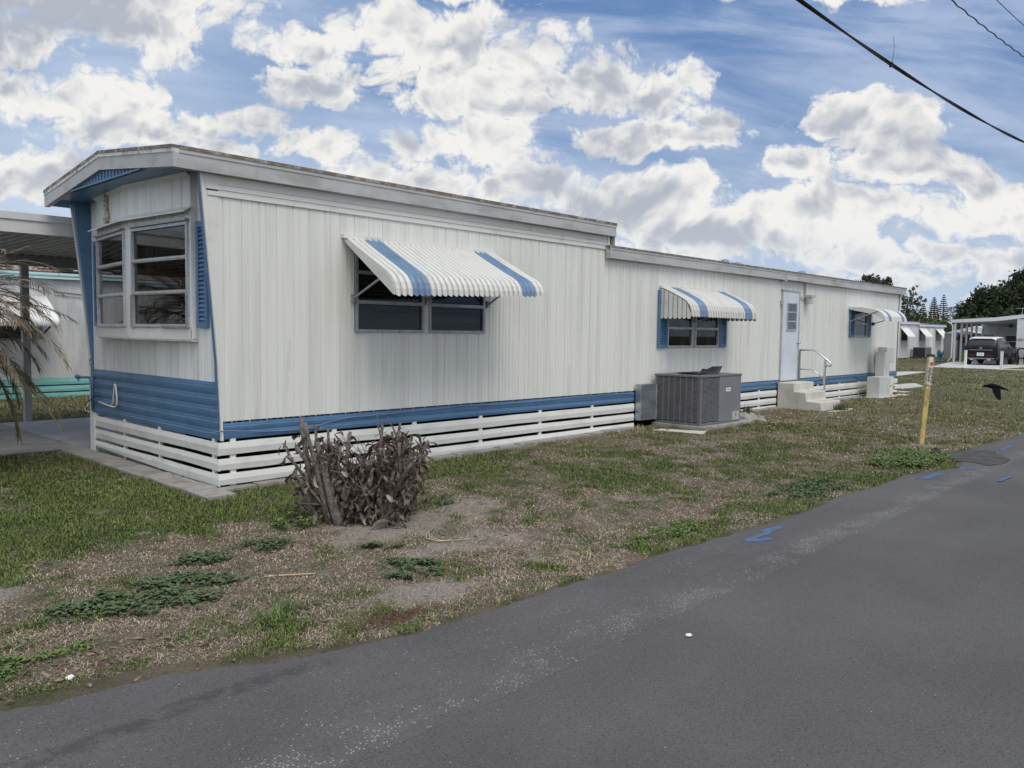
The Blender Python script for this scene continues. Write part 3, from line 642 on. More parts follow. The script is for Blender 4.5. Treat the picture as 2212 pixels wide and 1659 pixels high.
a=(B-A); L=a.length; a.normalize(); nr=V((a.y,-a.x,0)); nr=-nr if nr.x>0 else nr
window(home,A+a*.035,a,nr,L-.135,1.735,2.86,[2.125,2.49],frame='alum_light',curtain=(0,.45,'curtain'),bl0=.42,pitch=.04)
m=MB(); m.obox(A+a*(L/2-.03)+nr*.025+V((0,0,2.878)),a*(L/2-.07),nr*.03,V((0,0,.013))); m.build('drip_cap','aluminium',bay)
q0=A+a*(L-.10)
a=(C-B); L=a.length; a.normalize(); nr=V((a.y,-a.x,0)); nr=-nr if nr.x>0 else nr
window(home,B+a*.10,a,nr,L-.13,1.735,2.86,[2.125,2.49],frame='alum_light',curtain=(0,.16,'curtain'),bl0=.17,pitch=.04)
m=MB(); m.obox(B+a*(L/2+.04)+nr*.025+V((0,0,2.878)),a*(L/2-.06),nr*.03,V((0,0,.013))); m.build('drip_cap','aluminium',bay)
m=MB()
for P in(B+a*.115+nr*.034,C-a*.045+nr*.034):
    m.obox(P+V((0,0,1.91)),a*.016,nr*.004,V((0,0,.19)))
m.obox(C-a*.30+nr*.034+V((0,0,1.74)),a*.26,nr*.004,V((0,0,.012)))
m.build('foil_tape','foil',bay)
shutter(home,(-.004,.44),(0,-1,0),(-1,0,0),.235,1.735,2.85)
shutter(home,(-.004,3.44),(0,-1,0),(-1,0,0),.24,1.735,2.85)
# ---- side windows, shutters ----
window(home,(1.675,0),(1,0,0),(0,-1,0),1.05,1.705,2.77,[2.07,2.42],gl='glass_dark',bl1=.88,curtain=(.9,1,'curtain'))
window(home,(2.805,0),(1,0,0),(0,-1,0),1.0,1.705,2.77,[2.07,2.42],gl='glass_dark',bl1=.88,curtain=(.9,1,'curtain'))
m=MB(); m.box(2.725,2.805,-.012,.04,1.705,2.77); m.build('mullion','trim_white',home)
window(home,(8.35,0),(1,0,0),(0,-1,0),.86,1.49,2.5,[1.845,2.17],gl='glass_dark',bl1=.8,curtain=(.8,1,'curtain_pale'),frame='alum_light')
window(home,(9.29,0),(1,0,0),(0,-1,0),.865,1.49,2.5,[1.845,2.17],gl='glass_dark',bl1=.8,curtain=(.8,1,'curtain_pale'),frame='alum_light')
m=MB(); m.box(9.21,9.29,-.012,.04,1.49,2.5); m.build('mullion','aluminium',home)
shutter(home,(8.04,0),(1,0,0),(0,-1,0),.305,1.485,2.5,.008); shutter(home,(10.16,0),(1,0,0),(0,-1,0),.285,1.485,2.5,.008)
window(home,(17.01,0),(1,0,0),(0,-1,0),.91,1.72,2.44,[2.07],gl='glass_dark',curtain=(.1,.9,'curtain'),blind=False,frame='alum_light')
shutter(home,(16.70,0),(1,0,0),(0,-1,0),.305,1.71,2.46,.008); shutter(home,(17.925,0),(1,0,0),(0,-1,0),.20,1.71,2.46,.008)
# rooms behind the glass
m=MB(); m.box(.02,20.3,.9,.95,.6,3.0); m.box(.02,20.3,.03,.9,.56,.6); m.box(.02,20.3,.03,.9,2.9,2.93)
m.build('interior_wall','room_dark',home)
# ---- door ----
m=MB(); m.box(12.895,13.70,-.03,.02,.745,2.69)
door=m.build('door','door_white',home,bevel=.004)
m=MB(); m.box(12.845,12.89,-.035,.03,.73,2.735); m.box(13.705,13.75,-.035,.03,.73,2.735); m.box(12.845,13.75,-.036,.029,2.695,2.738); m.box(12.80,12.86,-.06,-.01,2.40,2.50); m.box(12.89,13.705,-.036,-.0,.728,.744)
m.build('door_frame','alum_light',home)
window(home,(13.08,-.034),(1,0,0),(0,-1,0),.49,1.84,2.46,[2.045,2.25],fw=.03,gl='glass_door',frame='alum_light',blind=False,fd=.015,curtain=(0,1,'curtain_pale'))
m=MB(); m.lathe([(.012,0),(.012,-.03),(.03,-.04),(.032,-.055),(.02,-.07)],(13.66,-.03,1.575),12,1); m.lathe([(.03,0),(.028,-.01)],(13.66,-.03,1.575),12,1)
m.build('handle','chrome',door,smooth=True)
m=MB(); m.prism([(0,2.985),(-.13,2.965),(-.13,2.94),(-.12,2.94),(-.12,2.955),(0,2.97)],0,12.84,14.0); m.box(12.80,12.84,-.13,0,2.90,3.0)
m.box(13.97,14.0,-.06,0,2.63,2.94)
m.build('door_hood','fascia',home)
# ---- roofs ----
m=MB()
def rooflen(prof,x0,x1): m.prism(prof,0,x0,x1)
rooflen([(-.08,3.44),(1.83,3.66),(3.74,3.43),(3.74,3.20),(3.6,3.0),(.06,3.0),(.03,3.20)],.02,6.55); rooflen([(-.08,3.44),(1.83,3.66),(3.74,3.43),(3.74,3.40),(1.83,3.62),(-.08,3.40)],-.44,.02)
rooflen([(-.08,3.10),(1.83,3.25),(3.74,3.10),(3.6,2.9),(.06,2.9)],6.56,20.55)
m.build('roof','roof_white',home)
m=MB()
m.box(-.440,6.66,-.100,-.082,3.285,3.425); m.box(-.440,6.665,-.108,-.082,3.425,3.462)   # side fascia
m.box(6.50,20.60,-.100,-.082,2.935,3.072); m.box(6.495,20.605,-.108,-.082,3.072,3.104)
m.box(6.64,6.66,-.082,.3,3.10,3.44); m.box(6.495,6.515,-.118,-.02,2.93,3.135)
m.box(20.58,20.60,-.08,3.7,2.935,3.10)
for x in(.38,3.4,9.7,12.6,15.8): m.box(x,x+.006,-.1025,-.0995,3.29 if x<6 else 2.94,3.42 if x<6 else 3.07)
m.build('fascia','fascia',home)
m=MB()
for (y0,z0),(y1,z1) in(((-.104,0),(1.83,.215)),((1.83,.215),(3.77,-.01))):
    for (dz0,dz1,x) in((3.285,3.425,-.500),(3.425,3.462,-.508),(3.462,3.497,-.512)):
        m.m=0 if dz0<3.4 else 1 if dz0<3.45 else 2
        m.add([(x,y0,dz0+z0),(x,y1,dz0+z1),(x,y1,dz1+z1),(x,y0,dz1+z0),(-.44,y0,dz0+z0),(-.44,y1,dz0+z1),(-.44,y1,dz1+z1),(-.44,y0,dz1+z0)],[(3,2,1,0),(4,5,6,7),(0,1,5,4),(1,2,6,5),(2,3,7,6),(3,0,4,7)])
    m.m=2
    for i in range(14):
        t=(i+.5)/14; y=y0+(y1-y0)*t; z=z0+(z1-z0)*t+3.48; m.obox((-.5135,y,z),(.002,0,0),(0,.007,0),(0,0,.007))
m.build('front_fascia',['fascia','fascia_cap','roof_edge'],home)
m=MB(); m.box(-.435,6.67,-.114,.1,3.462,3.497); m.box(6.49,20.612,-.114,.1,3.104,3.136); m.build('roof_edge','roof_edge',home)
m=MB(); m.box(-.46,6.64,-.082,-.0,3.287,3.30); m.box(6.5,20.57,-.082,-.0,2.937,2.95); m.build('soffit','fascia',home)
m=MB(); m.box(-.44,.0,-.06,3.72,3.365,3.372); m.box(-.49,-.47,.72,2.80,3.365,3.38)
m.prism([(.0,3.372),(3.66,3.372),(3.5,3.38),(1.83,3.60),(.1,3.38)],0,-.46,-.45)
y=.15
while y<3.5:
    zt=3.38+.21*(1-abs(y-1.83)/1.83); m.box(-.468,-.46,y,y+.018,3.375,zt+.02); y+=.095
m.quad((-.44,-.08,3.30),(-.0,-.08,3.30),(-.0,.06,3.366),(-.44,.06,3.366)); m.quad((-.44,3.74,3.29),(-.0,3.74,3.29),(-.0,3.6,3.366),(-.44,3.6,3.366))
m.build('soffit','blue_paint',home)
for x,h in((13.05,.0),(13.67,-.02),(17.2,-.0)):
    m=MB(); m.lathe([(.06,3.1),(.06,3.40+h),(.09,3.41+h),(.09,3.46+h),(.03,3.48+h)],(x,1.5,0),12); m.build('roof_vent','galv',home,smooth=False)
m=MB(); m.box(20.30,20.36,.0,3.66,.57,2.96); m.box(.0,20.3,3.61,3.66,.57,3.0); m.box(.02,6.6,.06,3.5,3.0,3.3) ; m.build('rear_wall','far_white',home)
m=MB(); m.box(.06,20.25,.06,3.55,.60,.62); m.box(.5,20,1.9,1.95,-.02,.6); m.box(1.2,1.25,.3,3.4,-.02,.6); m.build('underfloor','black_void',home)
# number plate on the left corner
m=MB(); m.box(-.034,-.028,3.60,3.675,1.235,1.335); pl_=m.build('number_plate','meter_grey',home)
def text(s,size,name,mt,parent,M,ext=.002):
    cu=bpy.data.curves.new(name,'FONT'); cu.body=s; cu.size=size; cu.extrude=ext; cu.align_x='CENTER'; cu.align_y='CENTER'
    to=bpy.data.objects.new(name+'_t',cu); COL.objects.link(to); dg=bpy.context.evaluated_depsgraph_get()
    me=bpy.data.meshes.new_from_object(to.evaluated_get(dg)); bpy.data.objects.remove(to)
    me.materials.clear(); me.materials.append(MATS[mt])
    M=Matrix.Translation(-ORG[parent])@M; me.transform(M); o=bpy.data.objects.new(name,me); COL.objects.link(o); o.parent=parent; ORG[o]=ORG[parent]; return o
FRONT=lambda x,y,z: Matrix(((0,0,-1,x),(-1,0,0,y),(0,1,0,z),(0,0,0,1)))     # faces -X
SIDE=lambda x,y,z: Matrix(((1,0,0,x),(0,0,-1,y),(0,1,0,z),(0,0,0,1)))      # faces -Y
text('117',.06,'numeral','label_black',pl_,FRONT(-.036,3.637,1.285))
# ---- skirting ----
for (z0,z1) in((.412,.545),(.252,.372),(.095,.214)):
    m=MB()
    seg=list(np.arange(.0,7.36,.45))+[7.36]
    def board(x0,x1,dz0,dz1,y=-.03):
        m.add([(x0,y,z0+dz0),(x1,y,z0+dz1),(x1,y-.010,(z0+z1)/2),(x0,y-.010,(z0+z1)/2),(x1,y,z1+dz1*.5),(x0,y,z1+dz0*.5),(x0,y+.012,z0+dz0),(x1,y+.012,z0+dz1),(x1,y+.012,z1+dz1*.5),(x0,y+.012,z1+dz0*.5)],[(0,1,2,3),(3,2,4,5),(6,7,1,0),(5,4,8,9),(9,8,7,6),(0,3,5,9,6),(1,7,8,4,2)])
    r_=random.Random(int(z0*1000))
    for lo,hi in((-.044,7.36),(9.35,12.70),(13.78,20.36)):
        m=MB()
        xs=list(np.arange(lo,hi-.3,.5))+[hi]; dz=[r_.uniform(-.006,.006) for _ in xs]
        for i in range(len(xs)-1): board(xs[i],xs[i+1],dz[i],dz[i+1])
        m.build('skirting_board','skirt_white',home)
    m=MB(); ys=list(np.arange(-.03,3.45,.435))+[3.47]; dz=[r_.uniform(-.006,.006) for _ in ys]
    for i in range(len(ys)-1):
        y0,y1=ys[i],ys[i+1]; x=-.035; lf=.0
        if z0<.1: # lowest board rises towards the far corner
            l0=z0-.01+.05*max(0,(y0-.9)/2.6); l1=z0-.01+.05*max(0,(y1-.9)/2.6)
        else: l0=z0+dz[i]; l1=z0+dz[i+1]
        zm=(z0+z1)/2
        m.add([(x,y0,l0),(x,y1,l1),(x-.01,y1,zm+.01),(x-.01,y0,zm+.01),(x,y1,z1+dz[i+1]*.5),(x,y0,z1+dz[i]*.5),(x+.012,y0,l0),(x+.012,y1,l1),(x+.012,y1,z1+dz[i+1]*.5),(x+.012,y0,z1+dz[i]*.5)],[(3,2,1,0),(5,4,2,3),(0,1,7,6),(9,8,4,5),(6,7,8,9),(6,9,5,3,0),(2,4,8,7,1)])
    m.build('skirting_board','skirt_white',home)
for x in(.10,1.35,2.55,3.72,4.95,6.2,9.5,10.7,11.9,13.6,14.9,16.2,17.5,18.9,20.1):
    m=MB(); m.box(x,x+.06,-.018,.01,.08,.575); m.build('skirting_bracket','skirt_white',home)
for y in(.10,1.45,2.5):
    m=MB(); m.box(-.022,.01,y,y+.05,.08,.575); m.build('skirting_bracket','skirt_white',home)
m=MB(); m.box(-.04,.05,3.48,3.66,.05,.57); m.box(-.055,-.04,3.46,3.52,.05,.56); m.build('corner_post','skirt_white',home)
m=MB(); m.box(.0,.05,.45,3.45,.02,.15); m.build('skirting_kerb','slab_grey',home)
# ---- awnings ----
def awning(x0,x1,prof,n,blue,mt='awning_white',sag=0,label=None,amp=.017):
    """ribbed metal canopy. prof: list of (y,z)"""
    m=MB(); k=7; P=(x1-x0)/n; nv=n*k+1
    pts=[V((0,y,z)) for y,z in prof]; tot=0; 
    for j,p in enumerate(pts):
        t=(pts[min(j+1,len(pts)-1)]-pts[max(j-1,0)]).normalized(); nrm=V((0,t.z,-t.y)); nrm=-nrm if nrm.z<0 and abs(nrm.z)>.05 or nrm.y>0.2 else nrm
        fr=j/(len(pts)-1)
        for i in range(nv):
            u=(i%k)/k; o=amp*abs(math.sin(PI*u))
            q=p+nrm*o; z=q.z+sag*fr*(i/(nv-1))
            if j==len(pts)-1: z-= .028*math.sin(PI*u)-.006
            m.v.append((x0+P*i/k,q.y,z))
    for j in range(len(pts)-1):
        for i in range(nv-1):
            a0=j*nv+i; m.f.append((a0,a0+nv,a0+nv+1,a0+1)); m.mi.append(1 if (i//k) in blue else 2 if i%k==0 else 0)  # white rib valleys get a darker grey: shade between ribs put into the colour
    o=m.build('awning',[mt,'blue_stripe','awning_valley_shade'],home,smooth=False,solid=.003,label=label)
    return o
P1=[(-.015,2.80),(-.35,2.615),(-.70,2.43),(-.80,2.375),(-.88,2.32),(-.935,2.25),(-.96,2.18),(-.965,2.12)]
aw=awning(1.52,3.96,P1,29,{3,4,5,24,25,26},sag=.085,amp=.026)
def side_panel(x,prof,sag=0,chord=None,t=.006):
    m=MB(); poly=[(y,z+sag*i/(len(prof)-1)) for i,(y,z) in enumerate(prof)]+(chord or [])
    m.prism(poly,0,x,x+t); return m
m=side_panel(1.515,[(y,z-.004) for y,z in P1],0,[(-.93,2.13),(-.02,2.755)]); m.build('awning_side','awning_white',aw)
m=side_panel(3.962,[(y,z-.004) for y,z in P1],.085,[(-.93,2.215),(-.02,2.755)]); m.build('awning_side','awning_white',aw)
m=MB(); m.box(1.49,3.99,-.05,-.0,2.79,2.835); m.box(1.50,3.98,-.075,-.05,2.783,2.797); m.build('awning_rail','trim_white',aw)
m=MB()
for x,y2,z2 in((1.64,-.72,2.42),): m.beam((x,-.03,2.10),(x+.0,y2,z2-.03),.022,.018)
for x in(2.765,3.86): m.beam((x,-.03,2.10),(x,-.62,2.42),.022,.018)
for x in(1.64,2.765,3.86): m.box(x-.025,x+.025,-.045,-.0,2.06,2.15)
m.build('awning_arm','aluminium',aw)
P2=[(-.015,2.55),(-.25,2.45),(-.46,2.345),(-.54,2.295),(-.60,2.225),(-.635,2.14),(-.645,2.045)]
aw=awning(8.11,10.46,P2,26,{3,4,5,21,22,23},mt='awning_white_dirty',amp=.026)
m=MB(); m.box(8.08,10.49,-.045,0,2.54,2.585); m.build('awning_rail','trim_white',aw)
for xx in(8.10,10.47):
    m=MB()
    for i in range(7):
        y0=-.008-i*.092; y1=y0-.080; ym=(y0+y1)/2
        def zt(y):
            ys=[-p[0] for p in P2]; zs=[p[1] for p in P2]; return float(np.interp(-y,ys,zs))-.012
        pl2=[(y0,zt(y0)),(y0,2.03)]+[(ym+.04*math.cos(t),2.03-.035*math.sin(t)) for t in np.linspace(.3,PI-.3,6)]+[(y1,2.03),(y1,zt(y1))]
        m.prism(pl2,0,xx,xx+.005)
    m.prism([(-.01,2.09),(-.63,2.09),(-.63,2.075),(-.01,2.075)],0,xx+.006,xx+.012)
    m.build('awning_side','awning_white',aw)
m=MB(); m.beam((9.25,-.03,1.97),(9.7,-.55,2.15),.018,.014); m.beam((9.25,-.03,1.97),(8.5,-.5,2.2),.018,.014); m.build('awning_arm','aluminium',aw)
P3=[(-.015,2.47),(-.35,2.445),(-.62,2.40),(-.72,2.365),(-.80,2.31),(-.86,2.23),(-.885,2.13)]
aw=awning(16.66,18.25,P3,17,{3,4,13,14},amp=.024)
m=side_panel(16.655,[(y,z-.004) for y,z in P3],0,[(-.86,2.14),(-.62,2.28),(-.02,2.41)]); m.build('awning_side','awning_white',aw)
m=side_panel(18.25,[(y,z-.004) for y,z in P3],0,[(-.86,2.14),(-.62,2.28),(-.02,2.41)]); m.build('awning_side','awning_white',aw)
m=MB(); m.box(16.64,18.28,-.06,0,2.42,2.485); m.build('awning_rail','trim_white',aw)
m=MB(); m.beam((16.62,-.03,2.10),(16.64,-.72,2.365),.024,.018); m.build('awning_arm','aluminium',aw)
m=MB(); m.beam((18.29,-.03,2.07),(18.27,-.6,2.25),.024,.018); m.box(18.26,18.33,-.06,0,2.03,2.11); m.build('awning_arm','dark_metal',aw)
# =============== things on or against the home ===============
# porch lamp is fixed to the wall
m=MB(); m.box(13.80,14.0,-.02,.0,2.55,2.62); m.box(13.95,14.18,-.20,-.02,2.60,2.66); lamp=m.build('porch_light','fascia',home)
m=MB(); m.lathe([(.075,2.46),(.085,2.52),(.085,2.60)],(14.06,-.11,0),12); m.build('lamp_shade','meter_grey',lamp)
# seahorse ornament of shells
sp_=[(2.66,3.30),(2.72,3.315),(2.70,3.36),(2.655,3.385),(2.62,3.36),(2.625,3.31),(2.64,3.26),(2.63,3.20),(2.60,3.14),(2.585,3.09),(2.60,3.04),(2.635,3.02),(2.655,3.05),(2.645,3.09)]
def bayx(y): return -.07-.13*(1-abs(y-1.83)/1.35)
sh=empty('seahorse_ornament',(-.16,2.63,3.2),'small seahorse ornament made of pale shells, hung on the bay above the window','ornament')
m=MB(); ctr=[(2.665,3.335),(2.650,3.370),(2.628,3.372),(2.622,3.33),(2.632,3.28),(2.638,3.23),(2.625,3.18),(2.602,3.13),(2.590,3.08),(2.598,3.035),(2.625,3.015),(2.650,3.03),(2.655,3.06),(2.64,3.085)]
rad=[.010,.018,.022,.022,.024,.026,.026,.026,.026,.025,.022,.019,.015,.010]
m.tube([(bayx(y)-.028,y,z) for y,z in ctr],rad,8); m.build('body','shell',sh)
m=MB()
for i in range(1,13):
    y,z=ctr[i]
    for s_ in(-1,1):
        m.obox((bayx(y)-.045,y+s_*.012,z+random.uniform(-.01,.01)),(.006,.002,.003),(.002,.010,.004),(0,.004,.011))
m.tube([(bayx(2.66)-.03,2.66,3.345),(bayx(2.7)-.03,2.70,3.325)],[.010,.006],6)
m.build('shell_row','shell',sh)
# conduit hook on the front blue band
m=MB(); m.tube([(-.045,3.30,.742),(-.05,3.08,.728),(-.055,2.80,.715),(-.06,2.70,.722),(-.06,2.64,.76),(-.055,2.655,.85),(-.05,2.70,.985),(-.05,2.725,1.005),(-.05,2.745,.985),(-.05,2.775,.86),(-.05,2.80,.76),(-.05,2.88,.728)],.011,8)
m.build('cable_loop','trim_white',org=(-.05,2.7,.73),smooth=True,label='white bent cable loop fixed on the blue band at the front of the home',cat='cable')
m=MB(); m.tube([(-.03,3.66,1.04),(-.045,3.60,1.052),(-.045,3.55,1.05),(-.045,3.545,1.0),(-.045,3.53,.62)],.020,8); m.tube([(-.045,3.58,1.052),(-.05,3.80,1.045),(-.05,4.0,1.04)],.016,8); m.tube([(-.05,3.98,1.04),(-.05,4.03,1.04)],.024,8)
m.lathe([(.03,-.02),(.03,.02)],(-.05,4.09,1.04),10,1); m.tube([(-.05,4.02,1.03),(-.07,4.0,.99)],.012,6); m.tube([(-.05,3.95,1.04),(-.05,4.09,1.04)],.012,6)
m.build('water_pipe','blue_paint',org=(-.045,3.54,.6),smooth=True,label='blue painted water pipe with a dark tap at the front left corner of the home',cat='pipe')
m=MB(); m.tube([(-.03,3.31,.82),(-.06,3.40,.80),(-.09,3.55,.74),(-.08,3.72,.68),(-.03,3.78,.58)],.006,6); m.build('cable','black_plastic',org=(-.03,3.3,.8),smooth=True,label='thin black cable sticking out near the water pipe on the blue front band',cat='cable')
m=MB(); m.tube([(-.02,3.49,.575),(-.06,3.62,.585),(-.07,3.75,.60),(-.05,3.80,.64),(-.02,3.76,.70)],.005,6); m.build('cable','trim_white',org=(-.02,3.49,.57),smooth=True,label='thin white cable curling at the bottom of the front left corner',cat='cable')
m=MB(); pts=[(-.05,.16,.57),(-.07,.08,.64),(-.03,-.03,.665),(.15,-.035,.66),(.45,-.03,.625),(.8,-.03,.61),(1.05,-.03,.615),(1.25,-.03,.66),(1.55,-.032,.70),(2.3,-.03,.705),(3.1,-.03,.725),(3.4,-.03,.735),(4.0,-.03,.715),(5.0,-.03,.72),(6.0,-.03,.735),(7.3,-.03,.72)]
m.tube(pts,.0055,6); m.build('cable','blue_stripe',org=(0,-.03,.66),smooth=True,label='long thin blue cable running loosely along the blue side band',cat='cable')
m=MB(); m.tube([(11.6,-.03,.60),(12.2,-.03,.64),(12.75,-.03,.73)],.006,6); m.build('cable','blue_stripe',org=(11.6,-.03,.6),smooth=True,label='short blue cable on the band just left of the concrete steps',cat='cable')
m=MB(); m.tube([(13.9,-.03,.62),(15.0,-.03,.70),(15.6,-.035,.725),(17.2,-.03,.72),(17.5,-.03,.60)],.006,6); m.build('cable','blue_stripe',org=(13.9,-.03,.6),smooth=True,label='blue cable on the band right of the concrete steps',cat='cable')
# ---- air conditioner ----
ac=empty('air_conditioner',(8.57,-.55,.2),'large grey packaged air conditioner with louvred sides on a concrete pad beside the near home','air conditioner')
X0,X1,Y0,Y1,Z0,Z1=7.88,9.25,-1.0,-.10,.205,1.045
m=MB(); m.box(X0+.02,X1-.02,Y0+.02,Y1-.02,Z0+.02,Z1-.03); m.build('coil','ac_dark',ac)
m=MB(); m.box(X0-.012,X1+.012,Y0-.012,Y1+.012,Z1-.035,Z1); m.build('top_panel','ac_grey',ac,bevel=.006)
m=MB(); m.box(X0,X1,Y0,Y1,Z0,Z0+.035)
for x,y in((X0,Y0),(X0,Y1-.05),(X1-.05,Y1-.05)): m.box(x,x+.05,y,y+.05,Z0+.035,Z1-.035)
m.build('cabinet_frame','ac_grey',ac,bevel=.004)
m=MB()
nb_=7; 
for i in range(nb_+1):
    y=Y0+.05+(Y1-Y0-.10)*i/nb_; m.box(X0+.0,X0+.012,y-.011,y+.011,Z0+.035,Z1-.035)
z=Z0+.06
while z<Z1-.05:
    m.obox((X0+.010,(Y0+Y1)/2,z),(.009,0,-.006),(0,(Y1-Y0)/2-.05,0),(.002,0,.0035)); z+=.020
m.build('louvre_panel','ac_grey',ac)
XM=8.49
m=MB(); z=Z0+.06
for i in range(9): 
    x=X0+.05+(XM-X0-.06)*i/8; m.box(x-.006,x+.006,Y0+.002,Y0+.012,Z0+.035,Z1-.035)
while z<Z1-.05:
    m.obox(((X0+.05+XM)/2,Y0+.009,z),((XM-X0-.05)/2,0,0),(0,.008,-.005),(0,.002,.0035)); z+=.020
m.build('louvre_panel','ac_grey',ac)
m=MB(); m.box(XM,X1-.004,Y0-.004,Y0+.03,Z0+.03,Z1-.036); m.build('side_panel','ac_panel',ac,bevel=.004)
m=MB(); m.box(X1-.03,X1-.0005,Y0+.031,Y1-.051,Z0+.036,Z1-.036); m.build('side_panel','ac_panel',ac)
m=MB(); m.box(8.71,8.87,Y0-.009,Y0-.004,.75,.81); lb=m.build('badge','paper',ac)
m=MB()
for i in range(7): m.box(8.728+i*.019,8.740+i*.019,Y0-.0105,Y0-.009,.772,.790)
m.build('badge_mark','label_black',lb)
m=MB(); m.box(8.95,9.19,Y0-.008,Y0-.004,.235,.385); lb=m.build('rating_label','label_white',ac)
m=MB(); m.box(9.05,9.062,Y0-.0095,Y0-.008,.26,.37); m.box(9.062,9.09,Y0-.0095,Y0-.008,.31,.32); m.build('label_mark','label_black',lb)
m=MB(); m.lathe([(.34,Z1),(.34,Z1+.012),(.33,Z1+.014),(.05,Z1+.03)],(8.5,-.55,0),24); m.build('fan_grille','ac_dark',ac)
m=MB()   # sheet of black plastic lying on top, edge curled up
gx=np.linspace(0,1,14); gy=np.linspace(0,1,5)
for u in gx:
    for v_ in gy:
        x=8.08+u*.78; y=-.86+v_*.40+ .03*math.sin(u*7); z=Z1+.022+.012*math.sin(u*9+v_*3)+(.11*max(0,(u-.72)/.28)**1.3 if v_<.6 else .06*max(0,(u-.8)/.2)); m.v.append((x,y,z))
for i in range(13):
    for j in range(4): a0=i*5+j; m.f.append((a0,a0+5,a0+6,a0+1)); m.mi.append(0)
m.build('plastic_sheet','black_plastic',org=(8.5,-.7,Z1),solid=.008,smooth=True,label='black plastic sheet with a curled up corner lying on top of the grey air conditioner',cat='plastic sheet')
m=MB(); m.box(7.37,7.86,-.16,-.045,.26,.875); m.box(7.86,8.4,-.09,-.045,.26,.87); du=m.build('air_duct','galv',org=(7.6,-.1,.26),bevel=.008,label='shiny galvanised metal duct box between the skirting and the grey air conditioner',cat='duct')
m=MB()
for i in range(14): 
    z=.28+i*.043; m.obox((7.855+random.uniform(-.008,.008),-.165,z),(.016,0,.004),(0,.005,0),(0,0,.024))
m.build('foil_tape','foil',du)
m=MB(); m.prism([(7.84,-1.12),(9.55,-1.12),(9.55,-.06),(7.84,-.06)],2,.02,.20); m.build('concrete_pad','concrete',org=(8.7,-.6,.02),bevel=.012,label='grey concrete pad under the large air conditioner',cat='concrete pad')
m=MB(); m.prism([(7.22,-.50),(7.50,-.42),(7.80,-1.17),(7.45,-1.32)],2,.06,.145); m.build('concrete_slab','concrete_light',org=(7.5,-.8,.06),bevel=.01,label='pale concrete plank lying on the grass in front of the air conditioner pad',cat='concrete slab')
def rock(name,c,r,mt,seed,**k):
    q=random.Random(seed); m=MB(); vs=[]
    import itertools
    for i in range(7):
        th=PI*i/6
        for j in range(9):
            ph=2*PI*j/9; rr=1+q.uniform(-.22,.22); vs.append((c[0]+r[0]*rr*math.sin(th)*math.cos(ph),c[1]+r[1]*rr*math.sin(th)*math.sin(ph),c[2]+r[2]*rr*math.cos(th)))
    fs_=[(i*9+j,(i+1)*9+j,(i+1)*9+(j+1)%9,i*9+(j+1)%9) for i in range(6) for j in range(9)]
    m.add(vs,fs_); return m.build(name,mt,org=c,bevel=0,**k)
rock('concrete_chunk',(9.78,-.85,.17),(.22,.17,.13),'concrete',3,label='larger broken concrete chunk at the right end of the air conditioner pad',cat='concrete rubble',group='broken concrete by the air conditioner pad')
rock('concrete_chunk',(10.05,-.98,.15),(.13,.12,.10),'concrete',5,label='smaller broken concrete chunk lying farthest right of the air conditioner pad',cat='concrete rubble',group='broken concrete by the air conditioner pad')
rock('concrete_chunk',(9.72,-.45,.22),(.12,.15,.09),'concrete_light',8,label='pale broken concrete piece between the pad and the white skirting',cat='concrete rubble',group='broken concrete by the air conditioner pad')
# ---- steps ----
m=MB(); m.prism([(-.045,.06),(-.045,.712),(-.405,.708),(-.415,.53),(-.68,.522),(-.69,.345),(-1.015,.33),(-1.03,.06)],0,12.72,13.76)
m.build('concrete_steps','concrete_light',org=(12.7,-.6,.1),bevel=.015,label='pale three step concrete block stairs below the white side door',cat='steps')
m=MB(); m.prism([(13.35,-1.34),(14.0,-1.22),(13.85,-.8),(12.8,-.85),(12.66,-1.12)],2,.06,.150); m.build('paving_slab','concrete_light',org=(13,-1.2,.1),label='flat pale slab at the foot of the concrete steps',cat='paving slab')
hr=empty('handrail',(13.25,-.25,.73),'bent metal handrail on the right side of the concrete steps','handrail')
m=MB(); m.tube([(13.80,-.03,1.41),(13.80,-.36,1.41),(13.80,-.42,1.39),(13.80,-.72,1.16),(13.80,-.77,1.11),(13.80,-.75,1.07),(13.80,-.65,1.07)],.021,10); m.build('top_rail','chrome',hr,smooth=True)
m=MB(); m.tube([(13.80,-.04,.974),(13.80,-.32,.974),(13.80,-.37,.96),(13.80,-.60,.784)],.014,8); m.build('lower_rail','chrome',hr,smooth=True)
m=MB(); m.box(13.78,13.82,-.055,-.015,.66,1.41); m.build('post','chrome',hr)
m=MB(); m.box(13.78,13.82,-.645,-.605,.12,1.235); m.build('post','chrome',hr)
# ---- utility boxes ----
mt_=empty('meter_box',(18.75,-.25,.2),'grey electric meter cabinet on a pipe behind the tall utility pedestal','electric meter')
m=MB(); m.box(18.52,19.12,-.34,-.10,1.04,1.455); m.build('cabinet','meter_grey',mt_,bevel=.01)
m=MB(); m.tube([(18.93,-.25,1.04),(18.93,-.25,.15)],.03,8); m.build('pipe','dark_metal',mt_)
m=MB(); m.box(18.66,18.70,-.30,-.26,.15,1.04); m.build('post','skirt_white',mt_)
pd=empty('utility_pedestal',(18.2,-.35,.2),'tall narrow grey utility pedestal with a hinged panel near the far end of the home','utility pedestal')
m=MB(); m.box(18.02,18.42,-.46,-.22,.15,1.325); m.build('cabinet','meter_grey',pd,bevel=.01)
m=MB(); m.box(18.04,18.20,-.472,-.46,.98,1.12); m.build('panel','meter_grey',pd)
m=MB(); m.box(17.32,18.10,-.60,-.28,.17,.70); lo=m.build('utility_cabinet','meter_grey',org=(17.7,-.45,.17),bevel=.01,label='low wide grey utility cabinet standing on pale slabs in front of the tall pedestal',cat='utility box')
m=MB()
